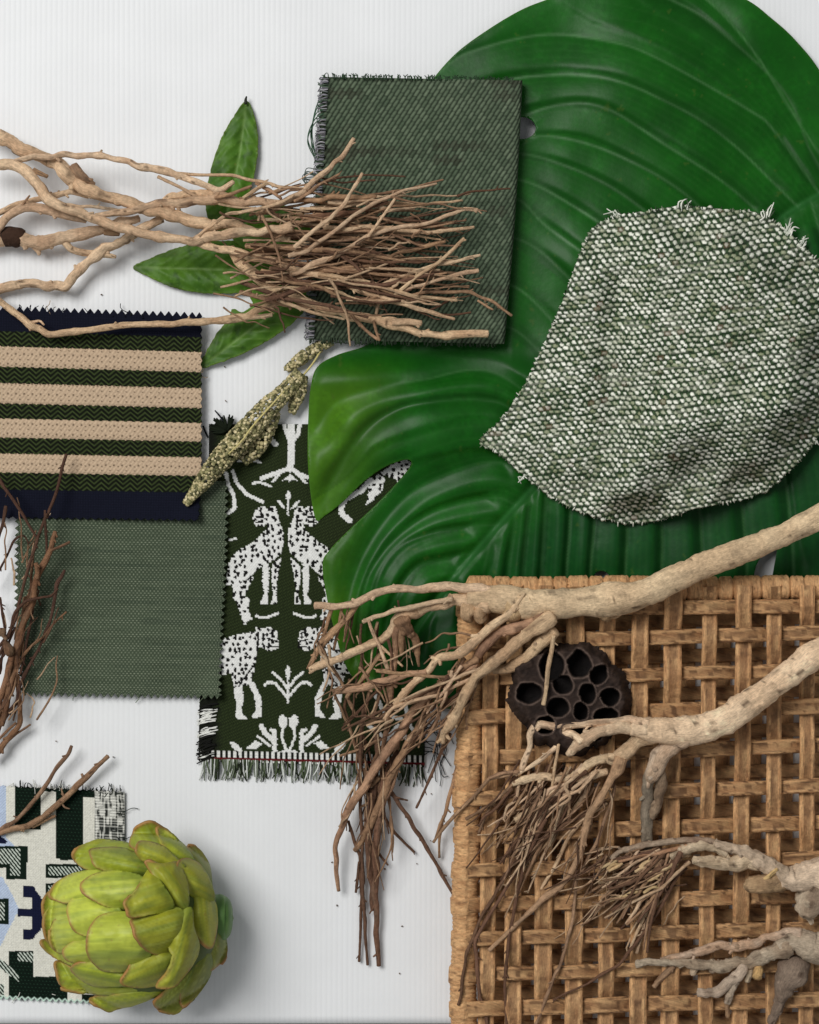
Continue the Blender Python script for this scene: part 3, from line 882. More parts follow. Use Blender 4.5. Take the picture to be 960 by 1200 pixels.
    sw = sstep(672, 612, x) * sstep(455, 405, y) * sstep(30, 92, y)     # pressed down by the folded cloth
    z = z * (1 - sw) + np.minimum(z, 8 + np.clip((x - 470) / 130, 0, 1) * 14) * sw
    n = fbm(x / 45, y / 45, 6)
    c = mix(C(8, 64, 8), C(22, 88, 18), n)
    yel = np.clip(sstep(480, 372, x + .28 * (y - 560)) * sstep(400, 470, y), 0, 1)
    yel = np.maximum(yel, .9 * sstep(60, 0, ed) * sstep(560, 420, x) * sstep(620, 720, y))
    c = mix(c, C(74, 116, 22), yel ** 1.4 * .75)
    c = mix(c, C(14, 58, 30), right * .6)
    vein = np.exp(-(dv / 1.9) ** 2)
    c = mix(c, C(84, 124, 80), np.exp(-(dv / 1.4) ** 2) * (.42 - .3 * low))
    c = mix(c, C(46, 96, 40), np.exp(-(ds / 1.3) ** 2) * .13)
    c = mix(c, C(8, 44, 8), sstep(.6, .9, ramp) * .30)
    c = c * (0.90 + .2 * vn(x / 3.2, y / 3.2, 8) * vn(x / 14, y / 14, 9) * 2)[..., None]
    blem = sstep(.80, .86, fbm(x / 9, y / 9, 41)); c = mix(c, C(70, 92, 34), blem * .35)
    c = mix(c, C(48, 104, 52), np.exp(-(dm / 4) ** 2) * .5)
    c = mix(c, C(70, 110, 40), sstep(1.6, 0, ed) * .5)
    o = mesh('leaf_blade', W(x, y, z), None, M_LEAF, t, c, True, T)
    solidify(o, 1.1)
build_big_leaf()

# ================================================================ SMALL LEAVES
def small_leaf(label, outline, axis, zc, grp, zmin=1.5):
    cx = np.mean([p[0] for p in outline]); cy = np.mean([p[1] for p in outline])
    t = thing('green_leaf', label, 'leaf', (cx, cy, 0), grp)
    out = smooth_poly(outline, 3)
    g0 = np.random.default_rng(int(cx)); out = out + g0.normal(0, .28, out.shape)
    P, T = patch_2d(out, 2.0)
    x, y = P[:, 0], P[:, 1]
    da = segd(x, y, axis)
    ed = edge_dist(P, out)
    ax = np.array(axis[-1]) - np.array(axis[0]); ax = ax / np.linalg.norm(ax)
    al = (x - axis[0][0]) * ax[0] + (y - axis[0][1]) * ax[1]
    sv = tri((al - da * 1.3 + 4 * vn(al / 20, da / 9, 3)) / 15.0)
    z = zc + 7 * (1 - np.exp(-da / 12)) - 5 * sstep(14, 0, ed) + 6.5 * fbm(x / 34, y / 34, int(cx)) + .9 * sv
    z = np.maximum(z, zmin)
    c = mix(C(46, 84, 20), C(84, 124, 32), fbm(x / 22, y / 22, int(cy)))
    c = mix(c, C(24, 50, 18), sstep(.62, .75, fbm(x / 12, y / 12, 9)) * .5)
    c = mix(c, C(112, 142, 74), np.exp(-(da / 1.6) ** 2) * .6)
    c = mix(c, C(104, 138, 62), sstep(.88, 1, sv) * .35)
    c = mix(c, C(120, 104, 52), sstep(.84, .9, fbm(x / 6, y / 6, int(cy) + 2)) * .6)
    c = mix(c, C(112, 128, 50), sstep(2.0, 0, ed) * .45)
    c = mix(c, C(40, 60, 20), sstep(.6, .85, vn(x / 30, y / 9, 5)) * .4)
    o = mesh('leaf_blade', W(x, y, z), None, M_SMALL, t, c, True, T)
    solidify(o, 1.2)
    return t
GL = 'small green leaves under the twigs'
t = small_leaf('upright pointed green leaf standing clear above the twigs, dark tip up', [(289, 118), (297, 132), (302, 155), (302, 180), (298, 205), (290, 232), (276, 258), (262, 272), (246, 262), (241, 240), (243, 218), (251, 185), (263, 155), (278, 130)], [(289, 118), (281, 180), (262, 270)], 3, GL)
V, F, s, a, T = tube_data([(288, 122, 8, 2), (288, 117, 8, 1.7), (289, 113, 7, .9)], 7, 2, 0)
mesh('leaf_tip', V, F, M_SMALL, t, C(34, 36, 24), True, T)
small_leaf('green leaf pointing left between the twigs and the striped swatch, smooth edged', [(156, 313), (175, 303), (200, 293), (230, 285), (262, 282), (300, 285), (332, 300), (345, 318), (330, 334), (300, 341), (262, 344), (225, 342), (195, 334), (170, 322)], [(156, 313), (230, 315), (345, 318)], 3, GL)
small_leaf('ragged green leaf with a torn notch, touching the right edge of the striped swatch', [(233, 432), (240, 416), (252, 394), (266, 376), (273, 362), (283, 366), (296, 357), (293, 344), (310, 333), (340, 328), (366, 332), (362, 355), (348, 374), (325, 392), (298, 408), (268, 421)], [(233, 432), (295, 385), (364, 334)], 6, GL, 6)
small_leaf('green leaf almost hidden behind the thick middle twigs', [(268, 262), (290, 248), (316, 240), (345, 244), (366, 262), (356, 284), (330, 296), (300, 296), (276, 284)], [(268, 270), (366, 264)], 10, GL)

# ================================================================ DARK FOLDED SWATCH
def build_folded():
    t = thing('folded_swatch', 'folded dark green twill cloth with a frayed left edge, under the twig ends', 'fabric swatch', (480, 250, 0))
    Wd, Ht = 226.0, 307.0
    R = 8.0
    def place(u, v):
        # corner blend in the picture plane
        a, b = u / Wd, v / Ht
        x = (378 + 228 * a) * (1 - b) + (361 + 224 * a) * b + 3 * np.sin(b * math.pi) * (a - .2)
        y = (90 + 4 * a) + (308 + 1 * a) * b
        return x, y
    def base(u, v):
        return 18 + 26 * sstep(0, 1, np.clip(u / Wd, 0, 1)) + 3 * fbm(u / 90, v / 90, 12) - 5 * sstep(26, 0, v) - 4 * sstep(18, 0, Ht - v)
    def fn(U, V):
        th = np.clip((U - Wd) / R, 0, math.pi)           # fold round the right side
        back = np.clip(U - Wd - R * math.pi, 0, None)
        u = np.where(U <= Wd, U, Wd - back)
        x, y = place(u, V)
        x = x + np.where((U > Wd), R * np.sin(th) * .8, 0)
        zf = base(np.minimum(U, Wd), V) - R * (1 - np.cos(th))
        wv = weave(U, V)[1]
        z = zf + wv * np.where(U <= Wd + 8, 1, 0)
        z = z - np.where(U > Wd, back * 26 / Wd * .7, 0)
        return x, y, z
    def weave(U, V):
        ph = (U + V * .56 + 1.2 * vn(U / 40, V / 40, 3)) / 5.6
        k = np.floor(ph)
        seg = V / 8.4 + .5 * (k % 2)
        row = np.floor(seg)
        uu = ph % 1.0 - .5
        vv = seg % 1.0 - .5
        bump = np.clip(1 - (np.abs(uu) / .46) ** 2, 0, 1) * np.clip(1 - (np.abs(vv) / .62) ** 2.5, 0, 1)
        return bump, 1.3 * bump, row, np.floor(ph)
    def col(U, V):
        b, _, r, k = weave(U, V)
        tone = vn(k * 3.3, r * 2.7, 5)
        c = mix(C(36, 44, 34), mix(C(74, 88, 69), C(106, 119, 97), tone), sstep(.05, .85, b))
        c = mix(c, C(40, 30, 26), .45 * sstep(.72, .9, vn(U / 60, r * 4.1, 8)))
        return c
    cloth_grid('cloth', t, 0, Wd + R * math.pi + 212, 0, Ht, 1.0, fn, col, 2.5)
    g = random.Random(12)
    st = []
    for i in range(330):
        q = g.random()
        x = 378 - 17 * q; y = 92 + 306 * q
        z = 12 + g.uniform(-2, 10)
        cc = [C(136, 133, 142), C(164, 161, 166), C(110, 114, 112), C(80, 96, 80), C(128, 126, 134)][g.randrange(5)] * g.uniform(.7, 1.2)
        L = g.uniform(1.5, 5)
        st.append(([(x + 7, y, z + 6, .7), (x + 2, y + g.uniform(-1.5, 1.5), z + 5, .75), (x - L * .5, y + g.uniform(-3, 3), z + 1, .7), (x - L, y + g.uniform(-4, 5), z - 2, .5)], cc))
    threads('frayed_edge', t, st)
    st = []
    for k in range(5):
        st.append(([(380, 118 + k * 5, 24, .6), (372 - k, 122 + 6 * k, 20, .6), (365 - k * .8 + g.uniform(-2, 2), 150 + 4 * k, 14, .6), (368 + g.uniform(-2, 3), 176 + 3 * k, 10, .6), (374, 190 + 2 * k, 12, .5)], C(62, 92, 70)))
    for k in range(6):
        x = g.uniform(356, 368)
        st.append(([(372, 196 + g.uniform(0, 12), 12, .5), (x, 200 + g.uniform(-4, 10), 12, .5), (x - 2, 208 + g.uniform(0, 12), 8, .5), (x + 7, 214 + g.uniform(-3, 8), 8, .5)], C(60, 76, 66)))
    for q in st:
        threads('loose_thread', t, [q])
    st = []
    for i in range(150):
        q = g.random(); x = 379 + 222 * q; y = 90 + 4 * q
        st.append(([(x, y + 2, 18 + 24 * q, .6), (x + g.uniform(-1, 1), y - g.uniform(1, 3), 17 + 24 * q, .6), (x + g.uniform(-3, 3), y - g.uniform(1, 5), 14 + 24 * q, .4)], C(52, 72, 52) * g.uniform(.6, 1.2)))
    for i in range(150):
        q = g.random(); x = 363 + 220 * q; y = 398 + 4 * q
        st.append(([(x, y - 3, 17 + 24 * q, .6), (x + g.uniform(-1, 1), y + g.uniform(1, 4), 15 + 22 * q, .6), (x + g.uniform(-3, 3), y + g.uniform(2, 6), 12 + 20 * q, .4)], C(70, 84, 66) * g.uniform(.6, 1.2)))
    threads('cut_edge', t, st)
build_folded()

# ================================================================ TWEED
def build_tweed():
    t = thing('tweed_swatch', 'thick cream and green flecked tweed cloth rumpled over the big leaf', 'fabric swatch', (770, 430, 0))
    ctl = [(563, 518), (590, 488), (615, 450), (640, 398), (662, 345), (682, 292), (696, 266), (722, 254), (760, 247), (800, 241), (850, 245), (893, 251), (922, 270), (946, 292),
           (966, 316), (985, 370), (990, 430), (978, 480), (958, 514), (930, 548), (892, 578), (850, 590), (815, 596), (775, 609), (742, 614), (715, 610), (690, 603), (650, 585), (610, 553), (582, 530)]
    out = smooth_poly(ctl, 2.2)
    g = np.random.default_rng(3)
    out = out + g.normal(0, .45, out.shape)
    P, T = patch_2d(out, 1.55)
    x, y = P[:, 0], P[:, 1]
    ed = edge_dist(P, out[::2])
    # rumpled form: raised middle, falling to the leaf at the borders
    z = rbf([(563, 518, 38), (690, 270, 46), (800, 243, 44), (900, 255, 42), (965, 320, 40), (985, 430, 40), (955, 515, 44), (880, 582, 36), (742, 612, 32), (650, 585, 36), (610, 553, 40),
             (640, 400, 46), (700, 340, 76), (780, 320, 92), (860, 330, 96), (920, 380, 88), (900, 460, 98), (830, 440, 104), (760, 420, 92), (690, 440, 74), (640, 510, 54), (690, 530, 66), (740, 560, 72), (800, 520, 100), (870, 520, 92), (820, 560, 66)], x, y, 4.0)
    z = z + 34 * np.exp(-(segd(x, y, catmull([(735, 580), (748, 540), (790, 500), (850, 490), (930, 480)], 10)) / 34) ** 2) * sstep(0, 40, ed)
    z = z - 15 * np.exp(-(segd(x, y, [(700, 575), (725, 500), (715, 420), (730, 330)]) / 18) ** 2) * sstep(0, 40, ed)
    z = z + 5 * (fbm(x / 50, y / 50, 14) - .5)
    th = math.radians(-8)
    u = x * math.cos(th) + y * math.sin(th); v = -x * math.sin(th) + y * math.cos(th)
    # rows crowd together where the cloth turns away from view
    u = u + .10 * (z - 70); v = v - .12 * (z - 70)
    u = u + 3 * (fbm(x / 90, y / 90, 2) - .5) * 2; v = v + 3 * (fbm(x / 110, y / 110, 5) - .5) * 2
    row = np.floor(v / 5.4)
    ph = u / 7.7 + .5 * (row % 2) + .16 * (vn(row * 3.7, u / 30, 8) - .5)
    uu = ph % 1.0 - .5; vv = (v / 5.4) % 1.0 - .5
    k = np.floor(ph)
    tone = vn(k * 5.3, row * 4.1, 3)
    size = .24 + .25 * vn(k * 2.7, row * 6.1, 4)
    d = np.hypot(uu / size, (vv - .35 * uu + .5 * (vn(k * 4.4, row * 2.3, 17) - .5)) / (.34 + .14 * vn(k * 1.9, row * 3.3, 15)))
    dot = np.clip(1 - d ** 2.5, 0, 1)
    bw = np.clip(1 - (np.hypot((np.abs(uu) - .5) / .3, vv / .6)) ** 2, 0, 1)
    zz = z + 2.3 * dot + 1.2 * bw
    slub = sstep(.5, .8, vn(u / 26, row * 5.7, 6))
    c = mix(C(34, 48, 32), C(70, 94, 62), bw * (.5 + .5 * vn(k * 2.9, row * 3.7, 9)))
    c = mix(c, mix(C(150, 156, 124), C(246, 246, 232), sstep(.05, .8, tone)), sstep(.0, .6, dot))
    c = mix(c, C(222, 220, 204), slub * .25 * sstep(.25, .7, tri(v / 5.9 + .5)) * (.4 + .6 * vn(u / 2.2, v / 1.4, 3)))
    c = mix(c, C(110, 84, 66), .5 * sstep(.9, .96, vn(k * 9.1, row * 7.7, 12)))
    o = mesh('cloth', W(x, y, zz), None, M_TWEED, t, c, True, T)
    solidify(o, 4.0)
    st = []
    gg = random.Random(4)
    for (px, py, n, dx, dy) in ((724, 251, 14, -5, -4), (800, 241, 10, 3, -7), (896, 252, 9, 4, -9), (925, 270, 8, 6, -6), (940, 284, 8, 7, -5), (958, 514, 6, 4, 6), (615, 556, 5, -4, 5)):
        for i in range(n):
            ax, ay = px + gg.uniform(-6, 6), py + gg.uniform(-1, 4)
            st.append(([(ax, ay + 3, 46, 1.0), (ax + dx * .5 + gg.gauss(0, 2), ay + dy * .5 + gg.gauss(0, 1.5), 46, .9), (ax + dx + gg.gauss(0, 3), ay + dy + gg.gauss(0, 3), 44, .6)], [C(232, 232, 220), C(70, 84, 64), C(200, 204, 190)][gg.randrange(3)]))
    rn = out[:: 2]
    for i in range(len(rn)):
        p = rn[i]; nx = rn[(i + 1) % len(rn)] - rn[i - 1]
        nrm = np.array([nx[1], -nx[0]]); nrm = nrm / (np.linalg.norm(nrm) + 1e-6)
        if inpoly(np.array([p[0] + nrm[0] * 4]), np.array([p[1] + nrm[1] * 4]), out)[0]:
            nrm = -nrm
        e = p + nrm * gg.uniform(.2, 1.9) + np.array([gg.gauss(0, .8), gg.gauss(0, .8)])
        b = p - nrm * 2
        zb = float(rbf([(q[0], q[1], q[2]) for q in zip(x[ed < 3][::40], y[ed < 3][::40], z[ed < 3][::40])], p[0], p[1], 6))
        st.append(([(b[0], b[1], zb + 1, .8), ((b[0] + e[0]) / 2, (b[1] + e[1]) / 2, zb, .8), (e[0], e[1], zb - 2, .5)], [C(214, 214, 200), C(56, 70, 52), C(120, 128, 108)][gg.randrange(3)]))
    threads('frayed_edge', t, st, M_TWEED)
build_tweed()

# ================================================================ WOVEN MAT
MATZ = 60.0
VX_TOP = [577, 603, 638, 674, 712, 750, 789, 832, 872, 907, 946, 985]
VX_BOT = [570, 601, 636, 672, 710, 748, 785, 827, 867, 906, 945, 985]
HY_L = [713, 752, 796, 840, 888, 935, 978, 1020, 1060, 1100, 1142, 1182, 1224]
HY_R = [711, 742, 785, 828, 874, 921, 964, 1006, 1049, 1088, 1130, 1171, 1212]
WOOD_A, WOOD_B, WOOD_D = C(236, 188, 134), C(190, 139, 94), C(86, 56, 36)
def strip(b, pts, half, thick, seed, twist, nseg=26, step=1.8):
    """flat cord band along pts (x, y, z) made of three strands"""
    c = catmull([(p[0], p[1], p[2]) for p in pts], step)
    ctr = W(c[:, 0], c[:, 1], c[:, 2])
    n = len(ctr)
    T = np.gradient(ctr, axis=0); T /= np.linalg.norm(T, axis=1)[:, None]
    B = np.cross(np.array([0, 0, 1.0]), T); B /= np.linalg.norm(B, axis=1)[:, None]
    N = np.cross(T, B)
    s = np.concatenate([[0], np.cumsum(np.linalg.norm(np.diff(ctr, axis=0), axis=1))])
    a = np.linspace(0, 2 * math.pi, nseg, endpoint=False)
    A, SS = np.meshgrid(a, s)
    ca, sa = np.cos(A), np.sin(A)
    hw = half * (1 + .03 * (vn(SS / 40, A * 0, seed) - .5) * 2)
    ex = np.sign(ca) * np.abs(ca) ** .5 * hw
    ez = np.sign(sa) * np.abs(sa) ** .5 * thick
    acr = ex / half
    ez = ez + 1.2 * np.sign(sa) * np.abs(np.cos(acr * math.pi * 1.5)) * (np.abs(sa) > .2) + .7 * (vn(SS / 7, acr * 4, seed + 2) - .5)
    Pp = ctr[:, None] + ex[..., None] * B[:, None] + ez[..., None] * N[:, None]
    fib = vn(SS / 16 + acr * twist, acr * 7 + SS / 60, seed)
    fle = vn(SS / 5.5 + acr * twist * 2.6, acr * 5, seed + 4)
    col = mix(WOOD_B, WOOD_A, fib) * (.86 + .16 * vn(SS / 60 + 3, A * 0, seed + 12))[..., None] * (.88 if twist else 1.04)
    col = mix(col, WOOD_D, sstep(.72, .9, vn(SS / 18 + acr * twist, acr * 12, seed + 21)) * .55)
    col = mix(col, WOOD_D, sstep(.62, .74, fle) * (.70 if twist else .38))
    gro = np.exp(-((np.abs(acr) - .36 + .05 * (vn(SS / 30, A * 0, seed + 5) - .5)) / .07) ** 2)
    col = mix(col, WOOD_D, gro * (.22 if twist else .5))
    col = mix(col, C(228, 186, 132), sstep(.8, .95, vn(SS / 20, acr * 8, seed + 8)) * .5)
    i = np.arange(n - 1)[:, None] * nseg + np.arange(nseg)[None, :]
    j = np.arange(n - 1)[:, None] * nseg + (np.arange(nseg)[None, :] + 1) % nseg
    F = np.stack([i, j, j + nseg, i + nseg], -1).reshape(-1, 4)
    b.add(Pp.reshape(-1, 3), F, None, col.reshape(-1, 3))
    lean = SS / 12 + acr * (1.1 if twist else .1) * 2
    b.fib.append(np.stack([lean + seed, acr * 3.6 + (SS / 9 if twist else 0), sa * 1.5], -1).reshape(-1, 3))
def build_mat():
    t = thing('woven_mat', 'tan woven cord mat of open square weave with wrapped edges', 'woven mat', (750, 950, 0))
    nV, nH = len(VX_TOP), len(HY_L)
    def vx(i, y): return VX_TOP[i] + (VX_BOT[i] - VX_TOP[i]) * (y - 690) / 500
    def hy(j, x): return HY_L[j] + (HY_R[j] - HY_L[j]) * (x - 560) / 390
    b = Batch()
    g = random.Random(2)
    for i in range(nV):
        pts = [(vx(i, 684), 686, MATZ + 6)]
        for j in range(nH):
            yy = hy(j, vx(i, 900))
            up = 6.5 if (i + j) % 2 == 0 else -5.5
            pts.append((vx(i, yy) + g.uniform(-.7, .7), yy, MATZ + up))
        strip(b, pts, 9.3 + g.uniform(-.9, 1.5), 2.8, 100 + i, 0.0)
    for j in range(nH):
        pts = [(548, hy(j, 548) + 1, MATZ + 4)]
        for i in range(nV):
            xx = vx(i, HY_L[j])
            up = -5.0 if (i + j) % 2 == 0 else 6.5
            pts.append((xx, hy(j, xx) + g.uniform(-.6, .6), MATZ + up))
        strip(b, pts, 8.2 + g.uniform(-.5, .9), 2.8, 200 + j, 0.55)
    fib_attr(b.build('woven_panel', M_RATTAN, t), np.concatenate(b.fib))
    # lower layer of the same panel
    b = Batch()
    for i in range(nV - 1):
        xx = (VX_TOP[i] + VX_TOP[i + 1]) / 2 + 5
        strip(b, [(xx - 9, 705, 8), (xx - 12, 960, 8), (xx - 13, 1225, 8)], 9.5, 2.5, 300 + i, 0, 12, 6)
    for j in range(nH - 1):
        yy = (HY_L[j] + HY_L[j + 1]) / 2 + 2
        strip(b, [(560, yy, 15), (760, yy - 6, 15), (1000, yy - 13, 15)], 8, 2.5, 340 + j, .5, 12, 6)
    fib_attr(b.build('lower_panel', M_RATTAN, t), np.concatenate(b.fib))
    # wrapped left edge
    ys = np.linspace(690, 1225, 30)
    pts = [(553 - (y - 690) * .020 + 1.0 * math.sin(y / 17), y, MATZ - 12, 14.0) for y in ys]
    hl = np.array([hy(j, 552) for j in range(nH)])
    def rf(SS, A, R):
        y = 690 + SS * 1.017
        d = np.min(np.abs(y[..., None] - hl), -1)
        onb = sstep(10.5, 8.5, d)
        wrap = np.abs(np.sin((y + A * 2.4) * math.pi / 5.2))
        return R + onb * 2.8 + (1 - onb) * 1.3 * wrap + .5 * vn(y / 3, A * 3, 4)
    V, F, s, a, T = tube_data(pts, 28, 1.5, 0, 0, rf)
    y = 690 + s * 1.017
    d = np.min(np.abs(y[:, None] - hl), -1); onb = sstep(10.5, 8.5, d)
    f1 = vn((y + a * 2.4) / 1.7, a * 1.2, 6); f2 = vn(y / 1.9, a * 2.6, 7)
    col = mix(WOOD_B, WOOD_A * 1.04, f1 * (1 - onb) + f2 * onb)
    col = mix(col, WOOD_D, sstep(.68, .9, vn(y / 2.4, a * 3.5, 9)) * (.25 + .3 * onb))
    col = mix(col, WOOD_D, (1 - onb) * sstep(.25, .0, np.abs(np.sin((y + a * 2.4) * math.pi / 5.2))) * .45)
    o = mesh('wrapped_edge', V, F, M_RATTAN, t, col, True, T)
    fib_attr(o, np.stack([(y + a * 2.4) / 2.2, np.cos(a) * 1.2, np.sin(a) * 1.2], -1))
    # wrapped top edge
    cuts = [548]
    while cuts[-1] < 1000:
        cuts.append(cuts[-1] + random.choice([17, 20, 30, 33, 25]))
    cuts = np.array(cuts, float)
    pts = [(x, 689 + .8 * math.sin(x / 31), MATZ - 9, 12.5) for x in np.linspace(548, 1000, 24)]
    def rt(SS, A, R):
        x = 548 + SS * 1.017
        d = np.min(np.abs(x[..., None] - cuts), -1)
        k = np.searchsorted(cuts, x)
        return R + 2.0 * vn(k * 3.3, A * 0, 5) - 3.2 * np.exp(-(d / 1.5) ** 2) + .5 * np.abs(np.sin(x * math.pi / 6)) + .4 * vn(x / 2, A * 2, 3)
    V, F, s, a, T = tube_data(pts, 24, 1.3, 0, 0, rt)
    x = 548 + s * 1.017
    d = np.min(np.abs(x[:, None] - cuts), -1); k = np.searchsorted(cuts, x)
    col = mix(WOOD_B, WOOD_A, vn(x / 1.6, a * 1.5, 3) * .6 + .4 * vn(k * 5.1, x * 0, 2))
    col = mix(col, WOOD_D, sstep(.66, .86, vn(x / 2.0, a * 2.6, 5)) * .5)
    o = mesh('wrapped_edge', V, F, M_RATTAN, t, col, True, T)
    fib_attr(o, np.stack([x / 2.0, np.cos(a) * 1.0, np.sin(a) * 1.0], -1))
build_mat()

# ================================================================ LOTUS POD
def build_pod():
    t = thing('seed_pod', 'dried blackish lotus seed pod full of empty holes on the woven mat', 'seed pod', (668, 818, MATZ + 8))
    out = smooth_poly([(594, 812), (597, 790), (608, 772), (626, 760), (645, 757), (664, 752), (686, 753), (706, 762), (716, 776), (727, 785), (741, 805), (739, 830), (733, 848), (716, 866), (695, 879), (680, 886), (660, 885), (645, 879), (625, 868), (612, 846), (598, 828)], 2.4)
    g = np.random.default_rng(11)
    an_ = np.arctan2(out[:, 1] - 818, out[:, 0] - 668); rr_ = 1 + .018 * np.sin(an_ * 9) + .02 * np.sin(an_ * 14 + 1) + .07 * (vn(an_ * 3 + 10, an_ * 0, 3) - .5)
    out = (out - [668, 818]) * rr_[:, None] + [668, 818] + np.stack([g.normal(0, .8, len(out)), g.normal(0, .8, len(out))], -1)
    holes = [(646, 780, 15, 18, .1), (679, 778, 14, 17, -.15), (702, 791, 10, 12.5, .5), (620, 812, 15, 12.5, 0), (660, 802, 12.5, 12, 0), (689, 813, 9.5, 13, -.3), (715, 816, 12, 11, 0),
             (654, 829, 13.5, 13, .3), (681, 834, 9, 11, 0), (711, 838, 15, 8.5, 0), (638, 850, 12, 11.5, 0), (671, 857, 13, 8, .2), (697, 862, 8, 6, .3)]
    P, T = patch_2d(out, 1.7)
    x, y = P[:, 0], P[:, 1]
    ed = edge_dist(P, out)
    z = MATZ + 10 + 30 * sstep(0, 10, ed) + 5 * sstep(10, 60, ed)
    z = z + 3.0 * (fbm(x / 12, y / 12, 3) - .5) + 5 * np.sin(np.arctan2(y - 815, x - 668) * 7) * sstep(22, 4, ed)
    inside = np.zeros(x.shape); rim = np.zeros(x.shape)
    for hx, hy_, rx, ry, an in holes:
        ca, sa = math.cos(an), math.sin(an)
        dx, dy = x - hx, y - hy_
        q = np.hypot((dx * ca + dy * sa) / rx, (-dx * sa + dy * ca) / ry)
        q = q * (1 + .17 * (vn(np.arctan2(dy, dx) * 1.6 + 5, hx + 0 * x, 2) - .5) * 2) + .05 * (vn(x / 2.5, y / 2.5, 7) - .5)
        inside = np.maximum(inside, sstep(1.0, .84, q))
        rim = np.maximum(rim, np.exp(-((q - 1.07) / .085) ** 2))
    z = z - 27 * inside + 2.6 * rim * (1 - inside)
    z = z + 4.5 * (fbm(x / 5, y / 5, 13) - .5) * sstep(26, 6, ed)
    wr = tri(np.hypot(x - 668, y - 818) * .05 + np.arctan2(y - 818, x - 668) * 11 / math.pi + 2 * vn(x / 9, y / 9, 3))
    z = z + 2.0 * wr * sstep(24, 8, ed) * (1 - inside)
    c = mix(C(26, 19, 17), C(68, 53, 45), .6 * fbm(x / 5, y / 5, 8) + .4 * wr * sstep(24, 8, ed))
    c = mix(c, C(112, 94, 84), rim * .6)
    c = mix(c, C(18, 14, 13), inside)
    mesh_o = mesh('pod_head', W(x, y, z), None, M_POD, t, c, True, T)
    solidify(mesh_o, 2.0)
build_pod()

